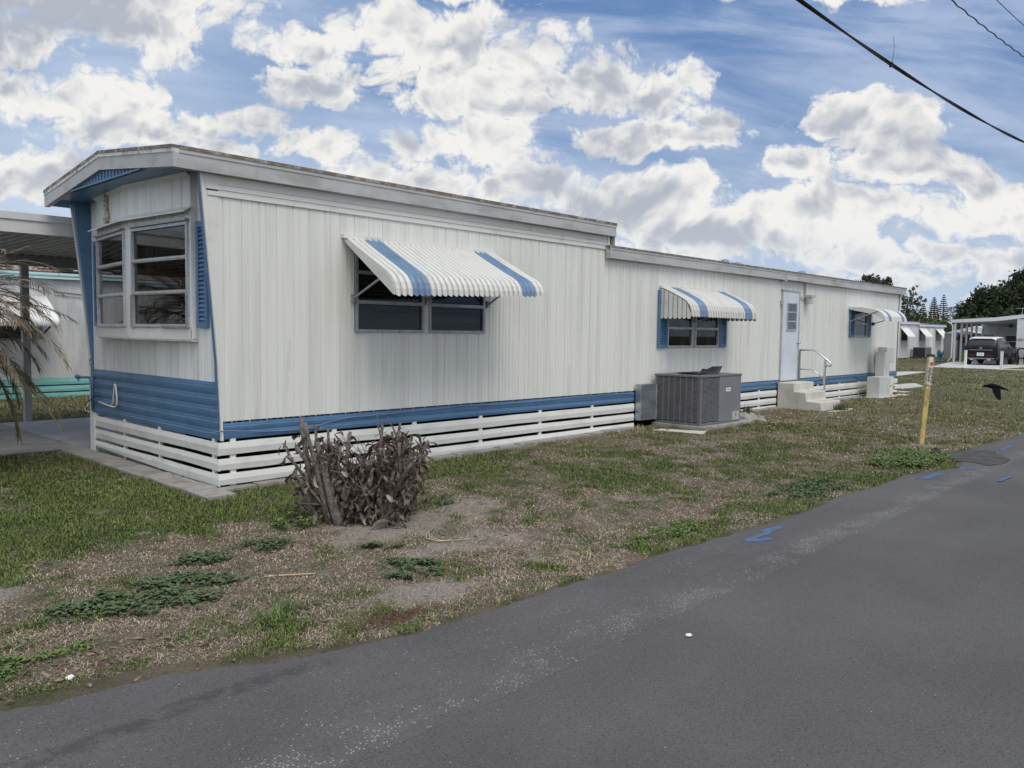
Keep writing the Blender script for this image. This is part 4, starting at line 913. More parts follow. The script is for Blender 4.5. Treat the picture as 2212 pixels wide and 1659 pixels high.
for z in(.22,.46): m.box(18.10,18.32,-.58,-.56,z,z+.20); m.box(18.105,18.12,-.56,-.3,z,z+.2)
m.box(18.30,18.34,-.585,-.30,.17,.70); m.build('side_bracket','skirt_white',lo)
m=MB()
for q_ in range(4): m.tube([(18.98+q_*.05,-.25,.9-.12*q_),(19.3+q_*.1,-.15,.7-.1*q_),(19.35+q_*.12,-.2,.35),(19.0,-.25,.2)],.008,6)
m.build('cable','black_plastic',org=(19,-.25,.2),smooth=True,label='tangle of dark cables hanging beside the electric meter pipe',cat='cable')
for i,(x0,y0,x1,y1,lab) in enumerate(((17.2,-.68,18.5,-.25,'pale slab under the low utility cabinet'),(19.9,-.38,20.45,.02,'pale slab at the far end of the skirting'),(18.6,-.75,19.2,-.45,'pale slab right of the low utility cabinet'))):
    m=MB(); m.box(x0,x1,y0,y1,.12,.185); m.build('paving_slab','concrete_light',org=((x0+x1)/2,(y0+y1)/2,.12),label=lab,cat='paving slab')
# ---- pavers round the skirting ----
PG='flat grey paving blocks laid along the skirting'
pv=[]
def paver(x0,x1,y0,y1,rz,lab):
    m=MB(); dz=random.uniform(-.006,.006); c_=((x0+x1)/2,(y0+y1)/2); w=(x1-x0)/2-.004; h=(y1-y0)/2-.004; ca,sa=math.cos(rz),math.sin(rz)
    z=G(*c_)+.035+dz; P=[(c_[0]+ca*a_-sa*b_,c_[1]+sa*a_+ca*b_) for a_,b_ in((-w,-h),(w,-h),(w,h),(-w,h))]
    m.prism(P,2,z-.07,z); m.build('paving_block','paver',org=(c_[0],c_[1],z),bevel=.006,label=lab,cat='paving block',group=PG)
ORD=['first','second','third','fourth','fifth','sixth','seventh','eighth','ninth','tenth','eleventh','twelfth','thirteenth','fourteenth','fifteenth','sixteenth','seventeenth','eighteenth','nineteenth']
y=4.02; ki=0
while y>-.1:
    paver(-.36,-.045,y-.40,y,random.uniform(-.03,.03),ORD[ki]+' grey paving block from the carport floor along the front skirting'); y-=.405; ki+=1
x=-.08; ki=0
while x<7.2:
    paver(x,x+.40,-.185,-.045,random.uniform(-.008,.008),ORD[ki]+' narrow paving block from the near corner along the long side skirting'); x+=.405; ki+=1
x=9.75; ki=0
while x<12.3:
    paver(x,x+.40,-.16,-.045,random.uniform(-.008,.008),ORD[ki]+' paving block from the air conditioner towards the concrete steps'); x+=.405; ki+=1
x=13.95; ki=0
while x<17.1:
    paver(x,x+.40,-.26,-.045,random.uniform(-.008,.008),ORD[ki]+' paving block from the concrete steps towards the low utility cabinet'); x+=.405; ki+=1
# =============== left side: carport, palm, teal home ===============
cp=empty('carport',(.36,7.9,.06),'flat white metal carport roof on a square post at the left of the near home','carport')
m=MB(); m.box(-8,20,3.78,3.83,3.085,3.175); m.box(-8,20,3.80,3.86,2.92,3.085); m.build('fascia','carport_white',cp)
m=MB(); y=3.86
m.box(-8,20,3.83,8.05,2.985,3.0)
x=-7.9
while x<8: m.box(x,x+.035,3.86,7.86,2.945,2.985); x+=.15
m.build('roof_pan','carport_white',cp)
m=MB(); m.box(-8,20,7.86,7.94,2.775,2.945); m.box(-8,20,7.94,8.06,2.93,3.05); m.build('beam','post_grey',cp)
m=MB(); m.box(.30,.415,7.845,7.96,.05,2.78); m.build('post','post_grey',cp)
m=MB(); m.box(6.9,7.01,7.845,7.96,.05,2.78); m.build('post','post_grey',cp)
tl_=empty('teal_mobile_home',(2,12.9,.05),'weathered white neighbouring home with teal skirting and a rusty shingle roof edge, behind the carport','mobile home')
m=MB(); siding(m,(-12,12.9,0),(1,0,0),(0,-1,0),28,lambda d:.52,lambda d:2.84,[(13.0-.3,13.75+.3,1.43,2.2)],pitch=.4,seed=9,depth=.003); m.box(-12,16,12.95,16.6,.5,2.85); m.build('wall','nb_wall',tl_)
m=MB()
for z0,z1 in((.36,.525),(.20,.335),(.06,.175)): hcorr(m,-12,16,z0,z1,1,12.885,.012)
m.build('skirting_board','teal',tl_)
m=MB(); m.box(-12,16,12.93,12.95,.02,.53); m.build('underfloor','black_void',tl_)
m=MB(); m.tube([(-12,12.80,2.93),(16,12.80,2.93)],.045,8); m.box(-12,16,12.77,12.9,2.835,2.885); m.box(-12,16,12.76,12.80,2.94,2.975); m.build('gutter','teal_pale',tl_)
m=MB(); m.quad((-12,12.78,2.99),(16,12.78,2.99),(16,14.8,3.35),(-12,14.8,3.35)); m.quad((-12,14.8,3.35),(16,14.8,3.35),(16,16.8,2.99),(-12,16.8,2.99))
m.m=0
for r_ in range(4):
    x=-3.0
    while x<6:
        w=random.uniform(.22,.5); y=12.76+r_*.25; z=2.995+r_*.045; m.m=random.choice((0,1))
        m.add([(x,y,z),(x+w-.04,y,z-.003),(x+w-.06,y+.27,z+.05),(x-.02,y+.27,z+.05),(x,y,z+.022),(x+w-.04,y,z+.035),(x+w-.06,y+.27,z+.06),(x-.02,y+.27,z+.06)],[(0,1,2,3),(7,6,5,4),(0,4,5,1),(1,5,6,2),(3,7,4,0)]); x+=w
m.build('roof',['rust','black_void'],tl_)
m=MB(); m.box(.3,1.9,12.88,12.905,1.40,2.30); wn_=m.build('window','aluminium',tl_)
m=MB(); m.box(.35,1.85,12.872,12.878,1.45,2.25); m.build('pane','car_glass',wn_)
def bare_awning(x0,x1,prof,n,mt,parent,axis_y,amp=.018):
    m=MB(); k=4; P=(x1-x0)/n; nv=n*k+1
    for j,(y,z) in enumerate(prof):
        for i in range(nv):
            o=amp*abs(math.sin(PI*(i%k)/k)); m.v.append((x0+P*i/k,axis_y+y-o*.5,z+o))
    for j in range(len(prof)-1):
        for i in range(nv-1): a0=j*nv+i; m.f.append((a0,a0+nv,a0+nv+1,a0+1)); m.mi.append(0)
    o=m.build('awning',mt,parent,smooth=True,solid=.004); return o
bare_awning(-.6,2.16,[(-.01,2.42),(-.4,2.20),(-.75,1.98),(-.86,1.88),(-.9,1.72)],30,'white_bright',tl_,12.9)
m=MB(); m.beam((2.05,12.87,1.55),(2.08,12.2,1.80),.03,.03); m.build('awning_arm','dark_metal',tl_)
m=MB(); m.tube([(2.3,12.88,2.55),(2.9,12.88,2.50),(5,12.88,2.46)],.008,5); m.tube([(2.3,12.88,2.47),(2.9,12.88,2.42),(5,12.88,2.40)],.006,5); m.build('cable','dark_metal',tl_)
# ---- palm with dried fronds ----
palm=empty('palm_tree',(-2.05,2.95,.05),'palm with dry brown and olive fronds at the left edge in front of the carport','palm tree')
m=MB(); pts=[(-2.05,2.95,.0),(-2.03,2.93,.6),(-1.99,2.89,1.2),(-1.93,2.83,1.75)]; m.tube(pts,[.17,.13,.12,.14],12)
for i in range(60):
    a=random.uniform(0,2*PI); z=.05+i*.028; rr=.13; m.obox((-2.05+rr*math.cos(a),2.95+rr*math.sin(a),z),(.03*math.cos(a),.03*math.sin(a),.04),(-.03*math.sin(a),.03*math.cos(a),0),(0,0,.012))
m.build('trunk','bark',palm)
def frond(mb,base,az,el,L,droop,nl=46,ll=.36,w=.010,q=random):
    p=V(base); d=V((math.cos(az)*math.cos(el),math.sin(az)*math.cos(el),math.sin(el))); pts=[p.copy()]; K=14; dd=[d.copy()]
    for i in range(K):
        d=(d+V((q.uniform(-.03,.03),q.uniform(-.03,.03),-droop/K*(1+.8*i/K)))).normalized(); p=p+d*L/K; pts.append(p.copy()); dd.append(d.copy())
    mb.tube(pts,[.013*(1-.85*i/K) for i in range(K+1)],5)
    for i in range(nl):
        t=.18+.82*i/nl; f=t*K; j=min(int(f),K-1); c_=pts[j].lerp(pts[j+1],f-j); dr=dd[j]
        side=dr.cross(V((0,0,1)))
        if side.length<.05: side=V((math.sin(az),-math.cos(az),0))
        side.normalize(); l=ll*(.55+.45*math.sin(PI*min(1,t*.9+.1)))*q.uniform(.75,1.15)*(1.15-.5*t)
        for s_ in(-1,1):
            e=(dr*q.uniform(.55,.95)+side*s_*q.uniform(.45,.8)+V((0,0,q.uniform(-.40,.16)))).normalized()
            e2=(e+V((0,0,-q.uniform(.1,.5)))+dr*.1).normalized()
            nn=e.cross(V((q.uniform(-.3,.3),q.uniform(-.3,.3),1))).normalized()*w*.5
            a_=c_; b_=c_+e*l*.55; g_=b_+e2*l*.45
            mb.add([a_-nn*.6,a_+nn*.6,b_+nn,b_-nn,g_],[(0,1,2,3),(3,2,4)])
q=random.Random(5); toc=math.atan2(-7.9-2.95,-3.9+2.05)
specs=[]
for i in range(50):
    az=-PI/4+q.uniform(-1.3,1.25) if i<40 else q.uniform(0,2*PI)
    specs.append((az,q.uniform(-.6,1.05),q.uniform(1.1,1.7),q.uniform(.6,1.7)))
for i,(az,el,L,dr) in enumerate(specs):
    m=MB(); frond(m,(-1.93+.08*math.cos(az),2.83+.08*math.sin(az),q.uniform(1.65,1.98)),az,el,L,dr,q=q); m.build('frond','frond_green' if el<-.02 and i%3 else 'frond_dry',palm)
# =============== dead shrub ===============
bush=empty('dead_shrub',(.32,-1.88,0),'cut back dead grey brown shrub with curled dry leaves, standing on the lawn','shrub')
q=random.Random(21); E1=V((R.x,R.y,0)); E2=V((F.x,F.y,0)).normalized()   # across / along the viewing direction
BC=V((.35,-1.91,0))
m=MB(); tips=[]; stems=[]
def stem(mb,p,d,L,r,depth,wob=.12):
    K=6; pts=[V(p)]; d=V(d).normalized()
    for i in range(K):
        d=(d+V((q.uniform(-wob,wob),q.uniform(-wob,wob),q.uniform(-wob*.4,wob*.9)))).normalized(); pts.append(pts[-1]+d*L/K)
    rs=[r*(1-.45*i/K)*q.uniform(.9,1.12) for i in range(K+1)]
    mb.tube(pts,rs,7); stems.append(pts)
    if depth>0:
        for _ in range(q.randint(2,4)):
            i=q.randint(2,K-1); dd=(d+V((q.uniform(-.9,.9),q.uniform(-.9,.9),q.uniform(-.1,.6)))).normalized()
            stem(mb,pts[i],dd,L*q.uniform(.12,.32),r*q.uniform(.3,.6),depth-1,.25)
def hmax(u):   # silhouette height across the bush
    return .90-.34*math.exp(-((u-.02)/.14)**2)-.10*abs(u)**2*1.5
for i in range(78):
    u=q.uniform(-.36,.40); w=q.uniform(-.30,.30)
    p=BC+E1*u*.80+E2*w+V((0,0,-.02)); lean=u*.62+(-.04 if u<-.1 else .10)*q.random()
    d=E1*lean+E2*w*.5+V((0,0,1)); L=hmax(u)*q.uniform(.45,.97)
    stem(m,p,d,L,q.uniform(.015,.031),1,.22)
for (u,w,lean,L,r) in((-.27,-.25,-.20,.98,.034),(-.17,-.30,-.20,.95,.032),(-.06,-.2,-.05,.84,.028),(.18,-.05,.14,.90,.024),(.24,-.1,.22,.92,.024),(.33,-.1,.42,.82,.020),(-.08,-.34,-.30,.78,.042)):
    stem(m,BC+E1*u+E2*w,E1*lean+V((0,0,1)),L,r,1,.05)
m.build('branches','bark_dead',bush,smooth=True)
m=MB()
for i in range(170):
    p=BC+E1*q.uniform(-.5,.5)+E2*q.uniform(-.4,.35)+V((0,0,q.uniform(.0,.75))); d=V((q.uniform(-1,1),q.uniform(-1,1),q.uniform(-.4,1))).normalized()
    pts=[p]; 
    for k in range(4): d=(d+V((q.uniform(-.4,.4),)*3)).normalized(); pts.append(pts[-1]+d*q.uniform(.02,.055))
    m.tube(pts,[.004,.0035,.003,.0025,.0015],4)
for i in range(9):
    p=BC+E1*q.uniform(-.3,.3)+E2*q.uniform(-.35,-.2)+V((0,0,q.uniform(.05,.3))); d=(E1*q.uniform(-1,1)+V((0,0,q.uniform(-.3,.5)))).normalized(); m.tube([p,p+d*.12,p+d*.28+V((0,0,-.02))],[.01,.008,.004],5)
m.build('twigs','bark_dead',bush)
def curled(mb,p,d,L,w,curl,q):
    d=V(d).normalized(); s_=d.orthogonal().normalized(); s_.rotate(Matrix.Rotation(q.uniform(0,6.28),3,d)); nn=d.cross(s_); K=5; row=[]
    for i in range(K):
        t=i/(K-1); c_=V(p)+d*L*t+nn*(math.sin(t*2.2)*curl*L*.5); ww=w*math.sin(PI*(.08+.84*t))**.7
        row.append([c_-s_*ww+nn*ww*.8,c_-s_*ww*.4+nn*ww*.1,c_+s_*ww*.4+nn*ww*.1,c_+s_*ww+nn*ww*.8])
    vs=[x for r_ in row for x in r_]; fs_=[(i*4+j,i*4+j+1,(i+1)*4+j+1,(i+1)*4+j) for i in range(K-1) for j in range(3)]; mb.add(vs,fs_)
m=MB()
for i in range(1150):
    u=q.gauss(.08,.30); u=max(-.52,min(.56,u)); w=q.uniform(-.38,.34); h=q.uniform(.02,hmax(u)*.93)
    if u<-.1 and q.random()<.35: continue
    p=BC+E1*u*(.85+.35*h)+E2*w+V((0,0,h)); curled(m,p,(q.uniform(-.6,.6),q.uniform(-.6,.6),-q.uniform(.2,1.4)),q.uniform(.04,.13),q.uniform(.008,.030),q.uniform(.4,1.8),q)
m.build('dead_leaves','leaf_dead',bush,smooth=True)
m=MB()
for i in range(16):
    u=q.gauss(.0,.2); h=q.uniform(.12,.55); p=BC+E1*u+E2*q.uniform(-.44,-.28)+V((0,0,h)); curled(m,p,(q.uniform(-.7,.7),q.uniform(-.7,.2),-q.uniform(.1,1.2)),q.uniform(.06,.12),q.uniform(.013,.026),q.uniform(.6,1.4),q)
curled(m,BC+E1*.22+E2*-.50+V((0,0,.03)),E1+V((0,0,.25)),.17,.035,.5,q)
m.build('pale_leaves','leaf_pale',bush,smooth=True)
# =============== vegetation on the ground ===============
Cx,Cy=CAM.x,CAM.y
def sample(nn,rmin,rmax,seed,spread=.78):
    r_=np.random.default_rng(seed); th=YAW+r_.uniform(-spread,spread,nn); rr=rmin*np.exp(r_.uniform(0,1,nn)*math.log(rmax/rmin))
    return Cx+rr*np.cos(th),Cy+rr*np.sin(th),rr,r_
def blocked(x,y):
    b_=(y<edge_y(x)-.01-.16*np.clip(fbm(x,x*0,1.7,66)+.6*fbm(x,y,6,67)-.78,0,1)*(x>-.2))|((x>-.03)&(x<20.5)&(y>-.04)&(y<3.7))
    b_|=(x>-.36)&(x<-.0)&(y>-.05)&(y<4.05)|((x>-.1)&(x<7.3)&(y>-.19)&(y<0))|((x>7.8)&(x<9.58)&(y>-1.13)&(y<0))|((x>12.7)&(x<13.8)&(y>-1.05)&(y<0))
    b_|=(x<-.2)&(y>3.98)&(y<7.9)|((x>=-.3)&(y>3.6)&(y<7.95)&(x<20.3))|((x>17.2)&(x<18.5)&(y>-.68)&(y<0))|((x>12.75)&(x<13.95)&(y>-1.27)&(y<-.8))
    b_|=(x>42.3)&(x<66)&(y>2)&(y<7.3)|((x>41.2)&(x<43)&(y<5.4))|((x>28)&(x<35)&(y>2.9)&(y<4.8))|((x>21.5)&(x<25)&(y>.1)&(y<1.05))|((x>7.25)&(x<7.78)&(y>-1.3)&(y<-.45))
    b_|=np.hypot(x-.32,y+1.9)<.33
    return b_
def blades(nn,rmin,rmax,seed,wid,hgt):
    x,y,rr,r_=sample(nn,rmin,rmax,seed)
    ok=~blocked(x,y); x,y,rr=x[ok],y[ok],rr[ok]
    g,b_=fields(x,y)
    pg=ss(g*.9+.12); dens=np.clip(1-1.0*ss((b_-.26)/.50),.12,1)*(.80+.2*pg)*(1-.6*ss((edge_y(x)+.12-y)/.15)*((fbm(x,y,5,40)<.5)&(x<.3)))
    keep=r_.random(len(x))<dens; x,y,rr,g,pg,b_=x[keep],y[keep],rr[keep],g[keep],pg[keep],b_[keep]; K=len(x)
    isg=r_.random(K)<(pg*.93+.035); th=r_.uniform(0,2*PI,K); sc=(rr/6.)**.62
    lush=.55+.7*pg+1.3*(fbm(x,y,5.1,91)-.5)
    L=np.where(isg,hgt*r_.uniform(.45,1.15,K)*lush,hgt*r_.uniform(.5,1.3,K))*sc**.45
    el=np.where(isg,r_.uniform(.45,1.35,K),r_.uniform(.0,.55,K)**1.0)
    w=wid*sc*r_.uniform(.6,1.2,K)*np.where(isg,1,.75)
    dx=np.cos(th)*np.cos(el);dy=np.sin(th)*np.cos(el);dz=np.sin(el)
    z=gz(x,y)-.002
    px=-np.sin(th)*w/2; py=np.cos(th)*w/2
    B0=np.stack([x-px,y-py,z],1);B1=np.stack([x+px,y+py,z],1)
    M=np.stack([x+dx*L*.6,y+dy*L*.6,z+dz*L*.62+.003],1); M0=M-np.stack([px,py,0*px],1)*.8; M1=M+np.stack([px,py,0*px],1)*.8
    T=np.stack([x+dx*L*1.05,y+dy*L*1.05,z+np.maximum(dz*L*.82,.002)],1)
    Vv=np.stack([B0,B1,M1,M0,T],1).reshape(-1,3); i0=np.arange(K)*5
    F1=np.stack([i0,i0+1,i0+2],1);F2=np.stack([i0,i0+2,i0+3],1);F3=np.stack([i0+3,i0+2,i0+4],1)
    t=r_.random(K)[:,None]; hue=np.clip(fbm(x,y,1.3,55)+.25*(r_.random(K)-.5),0,1)[:,None]
    gr=np.array([.062,.110,.024])*(1-hue)+np.array([.165,.195,.060])*hue; gr=gr*(.65+.7*t)
    oli=ss((rr-8)/12)[:,None]; gr=gr*(1-oli)+(np.array([.150,.145,.062])*(.65+.7*t))*oli
    dr=np.array([.15,.105,.075])*(1-t**1.5)+np.array([.66,.56,.43])*t**1.3
    c_=np.where(isg[:,None],gr,dr); c_=np.repeat(c_,5,0)
    return Vv,np.concatenate([F1,F2,F3]),c_
Vv,Ff,cc=blades(820000,2.6,16,3,.0056,.034)
o=npmesh('grass',Vv,Ff,['blades'],col=cc); setp(o,'patchy green and dry brown lawn grass between the home and the road','grass',None,'stuff')
Vv,Ff,cc=blades(330000,14,75,4,.0075,.042)
o=npmesh('grass',Vv,Ff,['blades'],col=cc); setp(o,'olive lawn grass in the distance beyond the long home','grass',None,'stuff')
# dead grass bits lying on the bare sand and gravel
x,y,rr,r_=sample(60000,2.7,14,8); ok=~blocked(x,y); x,y,rr=x[ok],y[ok],rr[ok]; g,b_=fields(x,y)
gr_=np.exp(-((x-9.6)/.75)**2-((y+4.05)/.30)**2)+.25*np.exp(-((y-edge_y(x)-.10)/.10)**2)
k_=r_.random(len(x))<np.clip(.02+.10*(b_>.4)+gr_*1.0,0,1); x,y,rr,gr_=x[k_],y[k_],rr[k_],gr_[k_]; K=len(x)
s_=r_.uniform(.002,.006,K)*(1+1.2*(gr_>.4))*(rr/6)**.5; z=gz(x,y)+s_*.4+.002
oct_=np.array([(1,0,0),(0,1,0),(-1,0,0),(0,-1,0),(0,0,.7),(0,0,-.7)]); jit=r_.uniform(.6,1.3,(K,6,1)); rot=r_.uniform(0,6.28,K)
P=oct_[None]*jit*s_[:,None,None]; X_=P[...,0]*np.cos(rot)[:,None]-P[...,1]*np.sin(rot)[:,None]; Y_=P[...,0]*np.sin(rot)[:,None]+P[...,1]*np.cos(rot)[:,None]
Vv=np.stack([X_+x[:,None],Y_+y[:,None],P[...,2]+z[:,None]],-1).reshape(-1,3); f0=np.array([(0,1,4),(1,2,4),(2,3,4),(3,0,4),(1,0,5),(2,1,5),(3,2,5),(0,3,5)])
Ff=(f0[None]+(np.arange(K)*6)[:,None,None]).reshape(-1,3); t=r_.random(K)[:,None]
cc=np.repeat(np.array([.20,.17,.15])*(1-t)+np.array([.58,.54,.50])*t,6,0)
o=npmesh('gravel',Vv,Ff,['blades'],col=cc); setp(o,'small pale stones scattered on the soil and round the foot of the yellow post','gravel',None,'stuff')
# pebbles and crumbs on the asphalt
x,y,rr,r_=sample(5200,1.6,16,18); sel=(y<edge_y(x)-.03)&(r_.random(len(x))<np.where(np.abs(y+5.15)<.22,.9,.16)); x,y,rr=x[sel],y[sel],rr[sel]; K=len(x)
s_=r_.uniform(.0015,.0045,K); jit=r_.uniform(.6,1.3,(K,6,1)); rot=r_.uniform(0,6.28,K); P=oct_[None]*jit*s_[:,None,None]
X_=P[...,0]*np.cos(rot)[:,None]-P[...,1]*np.sin(rot)[:,None]; Y_=P[...,0]*np.sin(rot)[:,None]+P[...,1]*np.cos(rot)[:,None]
Vv=np.stack([X_+x[:,None],Y_+y[:,None],P[...,2]+.021],-1).reshape(-1,3); Ff=(f0[None]+(np.arange(K)*6)[:,None,None]).reshape(-1,3); t=r_.random(K)[:,None]
cc=np.repeat(np.array([.05,.05,.05])*(t<.35)+np.array([.45,.44,.42])*(t>=.35)*(.5+.5*t),6,0)
o=npmesh('road_grit',Vv,Ff,['blades'],col=cc); setp(o,'loose pale grit scattered over the asphalt','grit',None,'stuff')
# broadleaf weeds
def leaf(mb,p,az,L,w,lift):
    d=V((math.cos(az),math.sin(az),0)); s_=V((-d.y,d.x,0)); p=V(p)
    pts=[p,p+d*L*.35+s_*w+V((0,0,lift*.8)),p+d*L*.75+s_*w*.7+V((0,0,lift)),p+d*L+V((0,0,lift*.7)),p+d*L*.75-s_*w*.7+V((0,0,lift)),p+d*L*.35-s_*w+V((0,0,lift*.8)),p+d*L*.5+V((0,0,lift*.65))]
    mb.add(pts,[(0,6,1),(1,6,2),(2,6,3),(3,6,4),(4,6,5),(5,6,0)])
def weed(name,c,rx_,ry_,num,ls,mt,lab,seed,rz=0,h=.03):
    q=random.Random(seed); m=MB(); ca,sa=math.cos(rz),math.sin(rz)
    ncl=max(5,num//45); cl=[]
    for _ in range(ncl):
        a=q.uniform(0,6.28); r_=math.sqrt(q.random()); cl.append((r_*math.cos(a),r_*math.sin(a),q.uniform(.12,.38)))
    for i in range(num):
        cc_=q.choice(cl); u=cc_[0]+q.gauss(0,cc_[2]*.5); v_=cc_[1]+q.gauss(0,cc_[2]*.5)
        x=c[0]+(u*rx_*ca-v_*ry_*sa); y=c[1]+(u*rx_*sa+v_*ry_*ca)
        if y<edge_y(x)-.10: continue
        leaf(m,(x,y,G(x,y)+q.uniform(.004,h)),q.uniform(0,6.28),ls*q.uniform(.6,1.3),ls*q.uniform(.28,.42),q.uniform(.0,.02))
    m.build(name,mt,org=(c[0],c[1],G(*c)),label=lab,cat='weed')
weed('weed_patch',(-1.83,-2.82),.50,.30,1500,.042,'weed','large dark green leafy weed patch at the lower left, nearest to the road tuft',1,rz=-.2)
weed('weed_patch',(-1.05,-2.30),.42,.17,900,.036,'weed','long dark green leafy weed patch on dry grass left of the dead shrub',2,rz=.1)
weed('weed_patch',(-.30,-3.50),.22,.24,420,.040,'weed','round dark green weed patch on bare sand below the dead shrub',3)
weed('weed_patch',(-.20,-2.86),.26,.10,260,.032,'weed','thin line of green weeds on the sand in front of the dead shrub',4,rz=-.3)
weed('weed_patch',(.95,-2.05),.40,.15,420,.032,'weed','low green weed clump right of the dead shrub',5)
weed('weed_patch',(7.95,-4.25),.95,.40,2600,.045,'weed_bright','bright green creeping weed patch spilling onto the asphalt below the yellow post',6,rz=.1,h=.07)
weed('weed_patch',(4.9,-4.15),.85,.28,1300,.036,'weed','dark green creeping weed at the road edge left of the blue road mark pair',7)
weed('weed_patch',(-.25,-1.95),.20,.22,320,.034,'weed_bright','small green weed at the left foot of the dead shrub',8,h=.08)
weed('weed_patch',(2.1,-4.15),.7,.2,600,.032,'weed_bright','green weed strip at the road edge above the blue arrow',9)
weed('weed_patch',(-2.8,-3.35),.35,.25,500,.028,'weed_bright','yellowish green weed patch at the lower left corner',10)
q=random.Random(77); m=MB()
for i in range(520):
    x=q.uniform(-3.2,7.5); y=q.uniform(-4.45,-1.2) if x>-.5 else q.uniform(-3.9,-.8)
    if y<edge_y(x)-.02 or math.hypot(x-.3,y+1.9)<.5: continue
    gq,bq=fields(np.array([x]),np.array([y]))
    if bq[0]>.55 and q.random()<.7: continue
    R__=q.uniform(.03,.11)
    for k_ in range(int(8+R__*220)):
        a=q.uniform(0,6.28); rr_=R__*math.sqrt(q.random()); xx=x+rr_*math.cos(a)*1.4; yy=y+rr_*math.sin(a)
        leaf(m,(xx,yy,G(xx,yy)+q.uniform(.004,.022)),q.uniform(0,6.28),q.uniform(.008,.024),q.uniform(.003,.008),q.uniform(.0,.008))
o=m.build('ground_cover','weed',org=(0,-3,0)); setp(o,'tiny scattered weeds in the dry lawn','ground cover',None,'stuff')
def tuft(c,num,L,mt,lab,seed,cat='grass tuft',spread=.05,name='grass_tuft',w=.009,lo=.3,hi=1.2):
    q=random.Random(seed); m=MB()
    for i in range(num):
        az=q.uniform(0,6.28); el=q.uniform(lo,hi); l=L*q.uniform(.5,1.1); d=V((math.cos(az)*math.cos(el),math.sin(az)*math.cos(el),math.sin(el))); s_=V((-math.sin(az),math.cos(az),0))*w*q.uniform(.5,1)
        p=V((c[0]+q.gauss(0,spread),c[1]+q.gauss(0,spread),G(*c))); a_=p+d*l*.5; b_=p+d*l+V((0,0,-l*.25*math.cos(el)))
        m.add([p-s_*.5,p+s_*.5,a_+s_*.5,a_-s_*.5,b_],[(0,1,2,3),(3,2,4)])
    m.build(name,mt,org=(c[0],c[1],G(*c)),label=lab,cat=cat)
tuft((-1.52,-3.72),110,.15,'weed_bright','large green grass tuft with broad blades at the road edge, lower left',31)
tuft((-1.35,-3.62),70,.13,'weed','darker green grass tuft right behind the large one at the road edge',32)
tuft((-1.95,-3.70),60,.09,'weed_bright','low yellowish grass tuft left of the large tuft at the road edge',33,spread=.09)
tuft((.85,-4.18),60,.22,'straw','pale dry grass clump lying at the road edge in the middle',34,spread=.08,lo=.05,hi=.6,w=.005,name='dry_grass_clump')
tuft((10.9,-.28),90,.22,'weed','weed growing against the skirting left of the concrete steps',35,cat='weed',lo=.7,hi=1.4,name='weed',w=.02)
tuft((13.45,-1.12),120,.22,'weed','thin yellowish weed at the foot of the concrete steps',36,cat='weed',lo=.8,hi=1.5,name='weed',w=.012,spread=.10)
tuft((-.14,.9),40,.13,'weed','small weed growing through the pavers at the front skirting',37,cat='weed',name='weed',w=.008)
tuft((-.10,3.2),26,.09,'weed_bright','tiny yellow green weed at the far end of the front skirting',38,cat='weed',name='weed')
tuft((7.15,-.30),40,.13,'straw','dry weed beside the metal duct box',39,cat='weed',name='weed',w=.006,lo=.7,hi=1.4)
tuft((-2.45,-2.0),50,.08,'weed_bright','small green tuft in the dry grass on the left',40,spread=.06)
for (x0,y0,nn,sp2,lab) in ((-2.2,1.0,0,0,''),):
    pass
m=MB(); q=random.Random(9)
for i in range(520):
    x=-.98+q.gauss(0,.14); y=-4.16+q.gauss(0,.045); m.tube([(x,y,.01),(x+q.uniform(-.04,.04),y+q.uniform(-.04,.04),q.uniform(.012,.03))],.0016,3,False)
m.build('dry_weed_mat','moss_brown',org=(-.98,-4.16,0),label='reddish brown mat of dry weed at the road edge',cat='dry weed')
m=MB(); m.tube([(.55,-2.75,.03),(.40,-2.83,.04),(.30,-2.95,.035),(.33,-3.07,.03),(.50,-3.16,.03),(.66,-3.18,.025)],[.003,.005,.006,.006,.004,.002],5); m.tube([(.52,-2.78,.05),(.38,-2.88,.06),(.31,-2.98,.05),(.36,-3.08,.03),(.60,-3.20,.025)],[.002,.004,.005,.005,.002],5)
m.build('dead_frond','straw',org=(.4,-3,.03),smooth=True,label='curved pale dead stalk lying on the sand right of the dead shrub',cat='stalk')
m=MB(); m.tube([(-1.15,-2.95,.03),(-1.0,-3.06,.035),(-.86,-3.13,.03)],[.006,.006,.004],5); m.build('stick','straw',org=(-1,-3.05,.03),label='short pale stick lying between the weed patches',cat='stick')
m=MB(); m.tube([(.15,-2.28,.03),(.30,-2.42,.035),(.36,-2.55,.03)],[.006,.006,.003],5); m.build('stick','bark',org=(.3,-2.4,.03),label='thin dark stick lying in front of the dead shrub',cat='stick')
m=MB(); q=random.Random(3)
for i in range(240):
    x,y=(q.uniform(-3,4),q.uniform(-4.3,-2.2)) if i<120 else (q.gauss(-2.0,.5),q.gauss(-3.6,.16))
    if y<edge_y(x)-.15: continue
    curled(m,(x,y,G(x,y)+.012),(q.uniform(-1,1),q.uniform(-1,1),q.uniform(-.1,.2)),q.uniform(.02,.055),q.uniform(.006,.014),q.uniform(0,.5),q)
o=m.build('leaf_litter','leaf_brown',org=(0,-3.5,0)); setp(o,'scattered brown fallen leaves on the verge','leaf litter',None,'stuff')
m=MB(); curled(m,(-1.33,-3.93,.02),(1,.3,.4),.06,.018,.6,random.Random(4)); m.build('fallen_leaf','leaf_brown',org=(-1.33,-3.93,.02),label='single orange brown leaf standing by the large grass tuft',cat='leaf')
